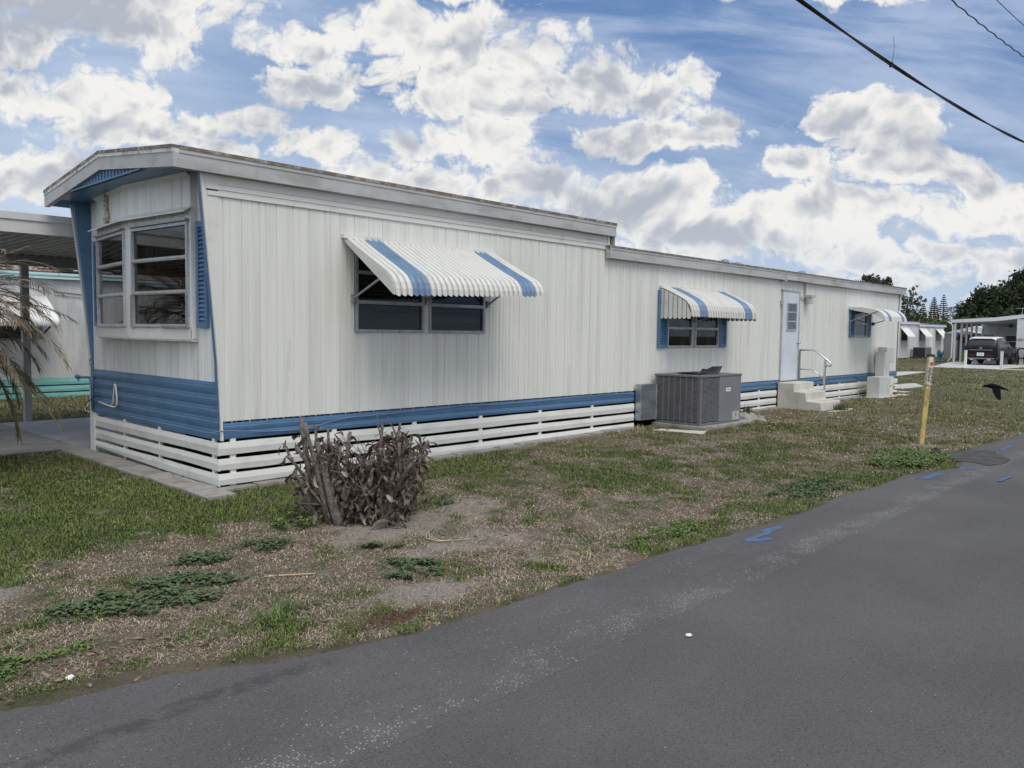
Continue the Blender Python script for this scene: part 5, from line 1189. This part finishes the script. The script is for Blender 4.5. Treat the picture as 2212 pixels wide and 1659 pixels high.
m=MB(); m.prism([(.01,-5.56),(.035,-5.55),(.055,-5.565),(.04,-5.585),(.015,-5.58)],2,.019,.024); m.build('paper_scrap','paper',org=(.03,-5.57,.02),label='small white scrap lying alone on the dark asphalt',cat='litter')
rock('stone',(-2.62,-3.73,.018),(.022,.016,.012),'paper',12,label='small white stone at the road edge, lower left',cat='stone')
rock('asphalt_lump',(9.05,-4.30,.03),(.09,.07,.055),'asphalt_crumb',14,label='black asphalt lump in the gravel right of the yellow post',cat='asphalt lump')
# =============== yellow marker post ===============
po=empty('marker_post',(9.95,-3.81,0),'leaning weathered yellow marker post with a black cap and warning labels','marker post')
P0=V((9.94,-3.81,-.05)); P1_=V((10.30,-3.80,1.41)); ax_=(P1_-P0).normalized(); Lp=(P1_-P0).length; sx=V((R.x,R.y,0)); sx=(sx-ax_*sx.dot(ax_)).normalized(); sy=ax_.cross(sx)
def pseg(mb,t0,t1,w,d,ox=0,oy=0): 
    mb.obox(P0+ax_*(t0+t1)/2+sx*ox+sy*oy,sx*w/2,sy*d/2,ax_*(t1-t0)/2)
m=MB(); pseg(m,0,1.03,.082,.074); pseg(m,.02,.40,.090,.045,-.003); m.build('lower_post','yellow',po,bevel=.012)
m=MB(); pseg(m,1.03,Lp,.084,.076); m.build('upper_post','post_top',po,bevel=.01)
m=MB(); pseg(m,Lp,Lp+.042,.098,.092); m.build('cap','black_plastic',po,bevel=.006)
fy=-.042 if sy.dot(V((F.x,F.y,0)))>0 else .042
sg=-1 if fy<0 else 1
m=MB(); pseg(m,1.03,1.33,.078,.004,0,fy); lab_=m.build('label','label_white',po)
m=MB(); pseg(m,1.09,1.31,.028,.003,-.012,fy+sg*.004); m.build('label_strip','label_black',po)
m=MB()
for i in range(7): pseg(m,1.10+i*.029,1.12+i*.029,.016,.002,-.012,fy+sg*.0065)
m.build('label_mark','label_yellow',po)
m=MB()
for i in range(9): pseg(m,1.07+i*.028,1.086+i*.028,.012+.008*(i%2),.002,.028,fy+sg*.0035)
m.build('label_mark','label_black',po)
m=MB(); c_=P0+ax_*1.385+sx*.006+sy*(fy+sg*.002); ring=[c_+sx*.025*math.cos(t)+ax_*.028*math.sin(t) for t in np.linspace(0,2*PI,17)[:-1]]
m.add(ring+[p+sy*sg*.004 for p in ring],[tuple(range(16)),tuple(range(31,15,-1))]+[(i,(i+1)%16,(i+1)%16+16,i+16) for i in range(16)]); m.build('round_sticker','red',po)
# =============== flying black bird ===============
bd=empty('bird',(18.15,-3.0,.52),'black bird flying low over the lawn to the left with wings stretched','bird')
BCn=V((18.15,-3.0,.535)); ex=V((-R.x,-R.y,0)); ez=V((0,0,1)); ey=V((F.x,F.y,0)).normalized(); sB=.80
def bp(a,b,c_): return BCn+(ex*a+ez*b+ey*c_)*sB
m=MB(); 
prof=[(-.40,-.055,.006),(-.36,-.05,.02),(-.26,-.02,.03),(-.12,.02,.055),(.02,.04,.075),(.14,.05,.07),(.24,.055,.045),(.30,.055,.042),(.35,.045,.03),(.385,.03,.012),(.43,.018,.004)]
m.tube([bp(a,b,0) for a,b,_ in prof],[r_*sB for *_,r_ in prof],10); m.build('body','bird_black',bd,smooth=True)
def wing(root,pts,nm='wing'):
    m=MB(); k=len(pts); m.add([bp(*p) for p in pts]+[bp(p[0],p[1]+.010,p[2]+.012) for p in pts],[tuple(range(k)),tuple(range(2*k-1,k-1,-1))]+[(i,(i+1)%k,(i+1)%k+k,i+k) for i in range(k)]); return m.build(nm,'bird_black',bd)
wing(0,[(.16,.05,-.04),(.15,-.05,-.10),(.13,-.18,-.16),(.08,-.29,-.2),(.03,-.345,-.22),(-.045,-.36,-.22),(-.075,-.33,-.2),(-.085,-.2,-.16),(-.10,-.08,-.1),(-.13,.02,-.04)])
wing(0,[(.14,.07,.04),(.08,.11,.12),(-.02,.115,.24),(-.14,.10,.34),(-.22,.075,.38),(-.24,.05,.36),(-.17,.05,.24),(-.10,.05,.1),(-.10,.05,.04)])
wing(0,[(-.24,-.01,-.02),(-.24,-.01,.03),(-.44,-.10,.05),(-.47,-.13,.02),(-.45,-.135,-.03),(-.40,-.12,-.05)],'tail')
# =============== overhead wires ===============
def wire(pts,r,lab,tw=0,strands=1,fit=0,**k):
    m=MB(); P=[V(p) for p in pts]; out=[]
    vis=[p for p in pts if 2<p[0]<12]; cf=np.polyfit([p[0] for p in vis],[p[2] for p in vis],fit)
    for x in np.arange(-14,40,.07): out.append(V((x,pts[0][1],float(np.polyval(cf,x))+(.004*(x-vis[0][0])*(x-vis[-1][0]) if fit==1 else 0))))
    for i in range(0):
        p0_=P[max(i-1,0)];p1_=P[i];p2_=P[i+1];p3_=P[min(i+2,len(P)-1)]
        for t in np.linspace(0,1,40,endpoint=i==len(P)-2):
            out.append(.5*((2*p1_)+(p2_-p0_)*t+(2*p0_-5*p1_+4*p2_-p3_)*t*t+(3*p1_-p0_-3*p2_+p3_)*t**3))
    for s_ in range(strands):
        L=0; pp=[]
        for i,p in enumerate(out):
            if i: L+=(out[i]-out[i-1]).length
            a=L*tw+s_*2*PI/strands; o_=r*(.75 if strands>1 else .8 if tw else 0); pp.append(p+V((0,math.cos(a)*o_,math.sin(a)*o_)))
        m.tube(pp,r if strands==1 else r*.8,6)
    return m.build('overhead_wire','wire',org=tuple(pts[0]),smooth=True,label=lab,cat='wire',**k)
wire([(-30,-5,8.0),(-10,-5,5.0),(2.417,-5,4.398),(4.481,-5,4.394),(6.73,-5,4.471),(10.11,-5,4.645),(25,-5,5.9),(60,-5,9)],.0115,'thick twisted black cable bundle crossing the sky at the upper right, lowest of the three',fit=2,tw=1.3,strands=2)
wire([(-30,-5,8.5),(0,-5,5.8),(6.294,-5,5.559),(9.837,-5,5.815),(25,-5,7.3),(60,-5,11)],.0075,'thin wavy black wire above the thick cable at the upper right',fit=1,tw=14)
wire([(-30,-5,9),(0,-5,6.6),(8.212,-5,6.133),(9.739,-5,6.233),(25,-5,7.8),(60,-5,11.5)],.005,'thinnest straight black wire in the upper right corner',fit=1)
m=MB(); m.tube([(4.49,-5,4.40),(4.52,-5.0,4.46),(4.50,-5.02,4.56),(4.46,-5.02,4.66)],[.004,.002,.0018,.0015],5); m.lathe([(.02,4.38),(.02,4.42)],(4.49,-5,0),8); m.build('cable_tie','wire',org=(4.49,-5,4.4),label='loose tie end sticking up from the thick black cable',cat='cable tie')
# =============== right background: homes, car, trees ===============
wh=empty('white_mobile_home',(62,12,.2),'distant low white mobile home with dark blue roof edge and three white awnings','mobile home')
m=MB(); m.box(40,68.1,12.0,15.6,.25,2.58); m.box(40,61.4,12.0,15.6,2.58,2.70); m.build('wall','far_white',wh)
m=MB(); m.prism([(11.88,2.58),(11.88,2.74),(13.8,2.92),(15.7,2.74),(15.7,2.58)],0,61.5,68.3); m.prism([(11.88,2.70),(11.88,2.86),(13.8,3.02),(15.7,2.86),(15.7,2.70)],0,40,61.5); m.build('roof','far_white',wh)
m=MB(); m.box(61.52,68.32,11.86,11.9,2.745,2.80); m.box(40,61.52,11.86,11.9,2.865,2.92); m.build('roof_trim','far_blue',wh)
m=MB(); m.box(40,68.1,11.965,12.0,.22,.70); m.box(40,68.1,11.955,11.965,.70,.725); m.build('skirting','far_white',wh)
for x in(57.75,61.85,65.95):
    m=MB(); m.box(x,x+1.35,11.97,12.0,1.45,2.36); w_=m.build('window','alum_light',wh); m=MB(); m.box(x+.06,x+1.29,11.955,11.97,1.5,2.3); m.build('pane','car_glass',w_)
    bare_awning(x-.15,x+1.55,[(-.02,2.43),(-.3,2.10),(-.5,1.87),(-.62,1.66)],14,'white_bright',wh,12.0,.02)
m=MB(); m.box(64.2,65.05,11.96,12.0,.7,2.45); m.build('door','white_bright',wh)
m=MB(); m.box(59.8,61.2,10.9,11.75,.27,1.0); a2=empty('air_conditioner',(60.5,11.3,.27),'small grey air conditioner beside the distant white mobile home','air conditioner'); m.build('cabinet','ac_panel',a2)
m=MB(); 
for i in range(9): m.box(59.785,59.80,10.95+i*.088,11.0+i*.088,.33,.95)
m.box(59.79,59.799,10.93,11.73,.30,.97); m.build('louvre_panel','ac_dark',a2)
m=MB(); m.box(59.9,60.8,11.75,11.95,.27,.86); m.build('duct','galv',a2)
hh=empty('white_home',(52,0,.2),'white home numbered 1601 with a sloping carport roof over a dark parked car','home')
m=MB(); m.box(52,66,-8,3.55,.2,2.93); m.build('wall','far_white',hh)
m=MB(); m.prism([(3.55,.2),(7.30,.2),(7.30,2.72),(3.55,2.95)],0,60,63); m.build('wall','carport_white',hh)
m=MB(); m.prism([(7.18,2.68),(7.18,2.87),(4.68,3.01),(3.2,3.19),(-2.2,3.75),(-8.4,3.1),(-8.4,2.9),(-2.2,3.5),(3.2,2.965),(4.68,2.785)],0,51.95,66.2); m.build('roof','far_white',hh)
m=MB(); m.prism([(3.5,2.92),(3.0,2.96),(-2.2,3.48),(-8.,2.88)],0,51.97,51.995); m.build('gable_trim','bronze',hh)
for X_ in(52.05,53.5,54.65,55.8,56.95):
    m=MB(); m.box(X_,X_+.11,6.88,6.99,.19,2.72); m.build('post','carport_white',hh)
m=MB(); m.tube([(51.98,7.35,2.74),(51.98,7.2,2.66),(51.98,7.05,2.5),(51.98,7.06,.5),(51.98,7.25,.25)],.045,6); m.build('downspout','far_white',hh)
m=MB(); m.tube([(59.9,7.35,2.74),(59.9,7.25,2.55),(59.9,7.3,1.0)],.05,6); m.build('downspout','far_white',hh)
m=MB(); m.box(59.95,60,6.45,7.25,.2,2.10); d2=m.build('door','far_white',hh); m=MB(); m.box(59.93,59.95,6.55,7.15,1.0,2.02); m.build('pane','grey_paint',d2)
m=MB(); m.box(59.95,60,5.15,5.85,1.05,1.98); w_=m.build('window','white_bright',hh); m=MB(); m.box(59.93,59.95,5.2,5.8,1.10,1.50); m.box(59.93,59.95,5.2,5.8,1.56,1.92); m.build('pane','car_glass',w_)
text('1601',.22,'numeral','label_black',hh,FRONT(51.985,3.36,1.66))
m=MB(); m.lathe([(.15,2.50),(.17,2.56),(.12,2.64),(.03,2.66),(.02,2.8)],(59,5.35,0),10)
for k_ in range(4):
    a=k_*PI/2+.3; m.obox((59+.38*math.cos(a),5.35+.38*math.sin(a),2.57),(.28*math.cos(a),.28*math.sin(a),0),(-.06*math.sin(a),.06*math.cos(a),.01),(0,0,.006))
m.build('ceiling_fan','bark',hh)
m=MB(); m.tube([(52.2,3.35,3.15),(52.2,3.35,3.62)],.015,5)
for k_ in range(7): m.beam((52.2,3.15+k_*.09,3.50),(52.2,3.05+k_*.09,3.58),.012,.012)
m.beam((52.2,3.0,3.55),(52.2,3.8,3.55),.012,.012); m.build('antenna','aluminium',hh)
# hose coil on the wall
m=MB()
for k_ in range(5): m.tube([(51.93-.012*k_,3.22+(.22+.008*k_)*math.cos(t),.85+(.28+.01*k_)*math.sin(t)) for t in np.linspace(0,2*PI,20)],.02,5,False)
m.tube([(51.92,3.2,.58),(51.9,3.0,.4),(51.9,2.6,.35),(51.9,2.3,.22)],.018,5)
m.build('garden_hose','black_plastic',org=(51.9,3.2,.85),label='black garden hose coiled on the wall of the white home',cat='hose')
sh_=empty('shed',(60,8.3,.2),'grey shed wall seen between the posts of the far carport','shed')
m=MB(); m.box(61,63,7.5,10.0,.2,2.05); m.build('wall','grey_paint',sh_); m=MB(); m.prism([(7.4,2.05),(10.1,2.05),(8.75,2.3)],0,60.9,63.1); m.build('roof','far_white',sh_)
bt=empty('boat',(58.5,8.0,1.4),'covered boat on a stand under a grey tarp beside the far carport','boat')
m=MB(); ks=[]
for i in range(9):
    t=i/8; w=.55*math.sin(PI*(.12+.78*t))+.08; x=57.6+t*2.2
    for j in range(9):
        a=PI*j/8; m.v.append((x,8.05+w*math.cos(a),1.95-(.62*math.sin(PI*(.2+.7*t)))*math.sin(a)+.10*t))
for i in range(8):
    for j in range(8): a0=i*9+j; m.f.append((a0,a0+1,a0+10,a0+9)); m.mi.append(0)
m.add([(57.6,8.05-.3,1.97),(57.6,8.05+.3,1.97),(59.8,8.6,2.05),(59.8,7.5,2.05),(58.7,8.05,2.22)],[(0,1,4),(1,2,4),(2,3,4),(3,0,4)]); m.build('tarp','tarp',bt,smooth=False)
m=MB(); m.box(57.9,58.0,7.8,8.3,.2,1.45); m.box(59.3,59.4,7.8,8.3,.2,1.45); m.build('stand','dark_metal',bt)
m=MB(); m.prism([(7.9,1.93),(8.45,1.98),(8.6,2.12),(8.1,2.10)],0,57.4,57.42); m.m=1; m.prism([(7.72,1.80),(7.95,1.86),(7.98,1.95),(7.75,1.93)],0,57.39,57.41)
m.build('banner',['flag_blue','flag_red'],org=(57.4,8.1,2),label='small blue and red cloth hanging beside the covered boat',cat='cloth')
fh=empty('mobile_home',(74,12,.2),'white home roof showing between the white mobile home and the far carport','mobile home')
m=MB(); m.box(72,90,9.0,12.5,.25,2.25); m.build('wall','nb_wall',fh); m=MB(); m.prism([(8.9,2.25),(12.6,2.25),(10.7,2.75)],0,71.8,90.2); m.build('roof','white_bright',fh)
# ---- parked SUV ----
car=empty('parked_car',(50.1,4.45,.19),'black compact SUV with a white roof, parked rear towards us under the far carport','car')
def carbody():
    L=4.4; X0_=47.9; Yc=4.45; z0=.19
    st=[ # x, half width bottom, half width belt, half width roof, zlow, zbelt, ztop
     (0.00,.78,.80,.0,.42,1.02,1.02),(.06,.84,.86,.62,.34,1.05,1.16),(.28,.88,.89,.63,.32,1.06,1.50),(.50,.89,.90,.64,.30,1.06,1.585),(1.2,.90,.90,.66,.28,1.05,1.63),(2.1,.90,.90,.65,.28,1.03,1.61),
     (2.7,.90,.90,.63,.28,1.01,1.50),(3.25,.90,.89,.60,.28,.99,1.05),(3.9,.88,.86,.55,.30,.93,.95),(4.3,.80,.78,.5,.34,.82,.84),(4.42,.70,.66,.4,.42,.72,.73)]
    m=MB(); n_=10
    for (x,wb,wt,wr,zl,zb,zt) in st:
        ring=[(wb*.92,zl),(wb,zl+.12),(wt+.01,(zl+zb)/2),(wt,zb-.04),(wt*.97,zb),(wr+.06 if wr else wt*.7,zt-.05),(wr-.06 if wr else wt*.4,zt)]
        pts=[(y,z) for y,z in ring]+[(-y,z) for y,z in ring[::-1]]
        for y,z in pts: m.v.append((X0_+x,Yc+y,z0+z))
    k=14
    for i in range(len(st)-1):
        for j in range(k):
            a0=i*k+j; b0=i*k+(j+1)%k; m.f.append((a0,b0,b0+k,a0+k)); 
            top=j in(5,6,7); side=j in(4,8)
            m.mi.append(2 if top and 2<=i<=5 else 1 if (side and 2<=i<=6) or (top and i in(1,6)) else 0)
    m.f.append(tuple(range(k))); m.mi.append(0); m.f.append(tuple(range((len(st)-1)*k,len(st)*k))[::-1]); m.mi.append(0)
    return m.build('body',['car_black','car_glass','car_roof'],car,smooth=False,bevel=.02)
carbody()
m=MB(); m.add([(47.965,3.86,1.27),(47.965,5.04,1.27),(48.13,4.96,1.66),(48.13,3.94,1.66),(48.05,3.86,1.27),(48.05,5.04,1.27),(48.2,4.96,1.66),(48.2,3.94,1.66)],[(0,1,2,3),(7,6,5,4),(0,4,5,1),(3,2,6,7)]); m.build('rear_window','car_glass',car)
m=MB(); m.box(48.02,48.30,3.92,4.98,1.70,1.735); m.build('spoiler','car_roof',car)
for y in(3.72,5.18):
    s_=1 if y>4.45 else -1
    m=MB(); m.prism([(y,1.15),(y,1.24),(y-s_*.30,1.22),(y-s_*.22,1.16)],0,47.905,47.95); m.box(47.9,48.15,min(y+s_*.08,y+s_*.135),max(y+s_*.08,y+s_*.135),1.12,1.26); m.build('tail_light','tail_red',car)
    m=MB(); m.box(47.88,47.92,min(y-s_*.12,y-s_*.45),max(y-s_*.12,y-s_*.45),.71,.78); m.build('reflector','tail_red',car)
    m=MB(); m.box(47.87,47.93,min(y-s_*.2,y-s_*.38),max(y-s_*.2,y-s_*.38),.47,.55); m.build('exhaust','chrome',car)
m=MB(); m.box(47.87,47.95,3.75,5.15,.55,.60); m.box(47.885,47.93,3.85,5.05,1.045,1.075); m.build('bumper_trim','grey_paint',car)
m=MB(); m.box(47.87,47.89,4.27,4.63,.72,.90); pt=m.build('number_plate','paper',car)
m=MB()
for k_ in range(5): m.box(47.865,47.87,4.33+k_*.05,4.355+k_*.05,.78,.85)
m.build('plate_mark','grey_paint',pt)
m=MB(); m.box(47.88,47.90,4.36,4.54,1.155,1.185); m.prism([(4.41,1.14),(4.49,1.14),(4.49,1.20),(4.41,1.20)],0,47.878,47.90); m.build('badge','chrome',car)
for x in(48.72,51.35):
    for s_ in(-1,1):
        y=4.45+s_*.80; m=MB(); m.lathe([(.20,-.11),(.33,-.11),(.345,-.07),(.345,.07),(.33,.11),(.20,.11)],(x,y,.535),18,1); w_=m.build('wheel','tyre',car)
        m=MB(); m.lathe([(.05,-.115),(.205,-.10),(.205,.10),(.05,.115)],(x,y,.535),10,1); m.build('rim','grey_paint',w_)
for s_ in(-1,1):
    m=MB(); y=4.45+s_*1.0; m.obox((50.95,y,1.27),(.06,0,0),(0,.09,0),(0,0,.07)); m.build('wing_mirror','car_black',car,bevel=.02)
# bollards
for i,(x,y,lab) in enumerate(((42.7,3.89,'white marker post in front of the left rear of the black SUV'),(41.06,1.89,'white marker post in front of the right side of the black SUV'))):
    if i==0:
        m=MB(); m.box(-.055,.055,-.055,.055,-.05,.90); m.box(-.06,.06,-.06,.06,.90,.93); m0=m.build('bollard','white_bright',org=(0,0,0),bevel=.01); b0=m0
    else: b0=m0.copy(); COL.objects.link(b0)
    b0.location=(x,y,.17); setp(b0,lab,'bollard','white marker posts at the far driveway'); b0.rotation_euler=(0,.03*i,0)
# teal garden figure, bins
gf=empty('garden_ornament',(51.6,7.75,.2),'bright teal plastic garden figure by the downspout of the far carport','garden ornament')
m=MB(); m.lathe([(.20,.2),(.22,.26),(.08,.30),(.07,.5),(.12,.66),(.10,.8)],(51.6,7.6,0),10)
for a,h_ in((.3,.98),(1.4,.86),(2.6,1.0),(3.9,.82),(5.1,.93)): m.tube([(51.6,7.6,.5),(51.6+.12*math.cos(a),7.6+.16*math.sin(a),.68),(51.6+.10*math.cos(a),7.6+.17*math.sin(a),h_)],[.07,.06,.03],7)
m.build('figure','toy_teal',gf)
m=MB(); m.lathe([(.14,.9),(.15,1.06)],(54.2,7.0,0),10); m.m=1; m.lathe([(.10,.2),(.13,.88)],(54.2,7.0,0),10); m.build('bin',['bin_blue','bin_green'],org=(54.2,7,.2),label='yellow green bin with a blue lid between the carport posts',cat='bin')
# bicycles against the wall right of the car
def bicycle(x,y,rz):
    b_=empty('bicycle',(x,y,.2),None,None,'black bicycles beside the parked SUV',rz=0); O=V((x,y,.2)); ca,sa=math.cos(rz),math.sin(rz)
    P=lambda a,z,o=0:(x+a*ca-o*sa,y+a*sa+o*ca,.2+z)
    for a in(-.5,.5):
        m=MB(); m.tube([P(a+.31*math.cos(t),.33+.31*math.sin(t)) for t in np.linspace(0,2*PI,19)],.022,5,False)
        for t in np.linspace(0,PI,7)[:-1]: m.tube([P(a+.3*math.cos(t),.33+.3*math.sin(t)),P(a-.3*math.cos(t),.33-.3*math.sin(t))],.003,3)
        m.build('wheel','tyre',b_)
    m=MB()
    for p,q_ in(((-.5,.33),(-.12,.78)),((-.5,.33),(-.05,.30)),((-.05,.30),(-.14,.86)),((-.05,.30),(.38,.80)),((-.13,.76),(.36,.84)),((.34,.95),(.5,.33))): m.tube([P(*p),P(*q_)],.016,5)
    m.tube([P(.36,.98,-.25),P(.34,.98,0),P(.36,.98,.25)],.014,5); m.build('frame','car_black',b_)
    m=MB(); m.obox(P(-.15,.90),(.12*ca,.12*sa,0),(-.05*sa,.05*ca,0),(0,0,.025)); m.build('saddle','black_plastic',b_)
    return b_
for (x,y,rz,lab) in((50.6,3.15,.15,'black bicycle nearest to the parked SUV'),(51.3,3.35,.35,'black bicycle leaning on the white wall by the hose'),(50.9,2.85,.25,'black bicycle farthest right beside the parked SUV')):
    b_=bicycle(x,y,rz); b_['label']=lab; b_['category']='bicycle'
# ---- trees ----
def crown(name,blobs,num,ls,mt,parent,seed,flat=.8):
    r_=np.random.default_rng(seed); C_=[];tot=sum(b[3]*b[4]*b[5] for b in blobs)
    for (x,y,z,rx_,ry_,rz_) in blobs:
        k=int(num*rx_*ry_*rz_/tot)+30; ncl=max(8,k//28)
        d=r_.normal(size=(ncl,3)); d/=np.linalg.norm(d,axis=1)[:,None]; rad=r_.uniform(.45,1.06,ncl)[:,None]; cc_=d*rad*np.array([rx_,ry_,rz_])+np.array([x,y,z])
        w=r_.integers(0,ncl,k); C_.append(cc_[w]+r_.normal(size=(k,3))*np.array([rx_,ry_,rz_]).mean()*.13)
    C_=np.concatenate(C_); K=len(C_); a=r_.normal(size=(K,3)); a/=np.linalg.norm(a,axis=1)[:,None]; b=np.cross(a,r_.normal(size=(K,3))); b/=np.linalg.norm(b,axis=1)[:,None]
    s_=ls*r_.uniform(.5,1.3,(K,1)); a=a*s_; b=b*s_*.6
    Vv=np.stack([C_-a,C_+b,C_+a,C_-b],1).reshape(-1,3); o0=ORG[parent]; Vv=Vv-np.array([o0.x,o0.y,o0.z]); Ff=np.arange(K*4).reshape(-1,4)
    o=npmesh(name,Vv,Ff,[mt]); o.parent=parent; ORG[o]=o0; return o
def tree(x,y,h,blobs,num,ls,mt,lab,seed,name='tree',tr=.25,limbs=True):
    t=empty(name,(x,y,.1),lab,'tree'); m=MB(); q=random.Random(seed)
    m.tube([(x,y,0),(x+.1,y,h*.25),(x,y+.1,h*.5),(x+.05,y,h*.8)],[tr,tr*.8,tr*.55,tr*.15],8)
    for b_ in blobs:
        m.tube([(x,y,h*.3),((x+b_[0])/2,(y+b_[1])/2,(h*.35+b_[2])/2+.2),(b_[0],b_[1],b_[2]),(b_[0]+q.uniform(-.5,.5)*b_[3],b_[1]+q.uniform(-.5,.5)*b_[4],b_[2]+b_[5]*.8)],[tr*.5,tr*.35,tr*.2,.02],6)
    m.build('trunk','bark',t); crown('crown',blobs,num,ls,mt,t,seed); return t
# tall thin airy tree just past the end of the home
tree(72,16.2,6.2,[(72,16.6,3.3,1.5,1.5,1.6),(72,16.1,4.6,1.1,.9,.9),(72,15.7,5.6,.5,.5,.7),(72,15.0,5.0,.5,.5,.6),(72,15.4,3.0,1.3,1.2,1.2)],2600,.12,'foliage_olive','airy tall tree rising directly behind the far end of the near home',1,tr=.14)
tree(66,17.3,6.8,[(66,17.2,5.9,1.5,.9,.9),(66,16.2,5.9,1.2,.8,.7)],1500,.16,'foliage_dark','dark tree whose top just shows above the near home roof',2)
oak=[(110,20.3,4.9,3,1.6,1.9),(110,19.0,6.3,3,1.5,1.7),(110,17.2,6.4,3,2.0,2.1),(110,17.6,4.3,3,3.2,1.8)]
tree(110,18.5,8.2,oak,15000,.22,'foliage_dark','broad dark oak behind the far carport, left of the tallest oak',3,name='oak_tree',tr=.5)
tree(112,14.2,10.0,[(112,15.2,8.2,3,1.7,1.9),(112,13.0,8.5,3,2.2,2.2),(112,14.5,5.6,3,3.0,2.4),(112,11,7.5,3,2.6,2.6)],17000,.23,'foliage_dark','tallest dark oak at the right edge behind the far carport',4,name='oak_tree',tr=.5)
tree(100,24.0,4.6,[(100,24.2,3.2,2.,1.3,1.4),(100,22.6,2.9,2,1.5,1.1),(100,20.7,2.7,2,1.4,.9)],7000,.16,'foliage_mid','green rounded bushy trees below the two tall pines',5,name='bushy_tree')
tree(100,26.6,3.6,[(100,27.0,2.9,2,1.6,1.0),(100,25.6,2.6,2,1.0,.9)],3500,.16,'foliage_mid','low green tree left of the two tall pines',6,name='bushy_tree')
tree(84,13.9,3.9,[(84,14.2,2.9,2,1.8,.9),(84,11.6,2.7,2,1.4,.8)],3800,.15,'foliage_olive','yellowish green tree seen through the far carport posts',7,name='bushy_tree')
def pine(x,y,h,lab,seed,dens=1.):
    t=empty('norfolk_pine',(x,y,.1),lab,'pine tree'); q=random.Random(seed); m=MB(); m.tube([(x,y,0),(x,y,h*.5),(x,y,h)],[.16,.10,.015],6); m.build('trunk','bark',t)
    m=MB(); z=h*.40
    while z<h-.1:
        R_=(h-z)*.30+.12
        for k_ in range(7):
            a=2*PI*k_/7+q.uniform(-.2,.2); r1=R_*q.uniform(.8,1.1)
            p0=V((x,y,z)); p1=V((x+r1*.6*math.cos(a),y+r1*.6*math.sin(a),z+.02)); p2=V((x+r1*math.cos(a),y+r1*math.sin(a),z+.16*r1+.05)); m.tube([p0,p1,p2],[.06,.085*dens,.03],5)
        z+=.27
    m.build('crown','foliage_dark',t); return t
pine(110,24.9,7.05,'taller full dark pine in the middle of the three distant pines',1,1.3); pine(112,24.35,7.4,'tallest thin pine with separate tiers, right of the full pine',2,.8); pine(108,25.6,6.2,'shortest dark pine, left of the full pine',3,1.2)
def bare(x,y,h,lab,seed):
    t=empty('bare_tree',(x,y,.1),lab,'bare tree'); q=random.Random(seed); m=MB()
    def br(p,d,L,r,dep):
        p1=p+d*L; m.tube([p,p1],[r,r*.6],4)
        if dep:
            for _ in range(4): br(p1,(d+V((q.uniform(-.6,.6),q.uniform(-.6,.6),q.uniform(-.1,.4)))).normalized(),L*.62,r*.55,dep-1)
    br(V((x,y,0)),V((0,0,1)),h*.42,.10,4); m.build('branches','bark',t)
bare(110,22.2,5.9,'leafless thin tree between the pines and the broad oak',3); bare(110,23.2,4.9,'small leafless tree right beside the pines',5)
# low far tree line beyond everything
for i,(x,y,hh_) in enumerate(((150,48,5.5),(150,56,6.0),(160,40,4.5),(150,66,5.5),(140,-2,7),(140,-14,8))):
    tree(x,y,hh_,[(x,y,hh_*.55,4,4.5,hh_*.42),(x,y-4,hh_*.5,4,3.5,hh_*.36)],4200,.35,'foliage_dark',['distant dark tree far beyond the near home','second distant dark tree beyond the near home','low distant tree beyond the white mobile home','farthest left distant tree','dark tree far behind the home numbered 1601','dark tree far right beyond the frame'][i],20+i)
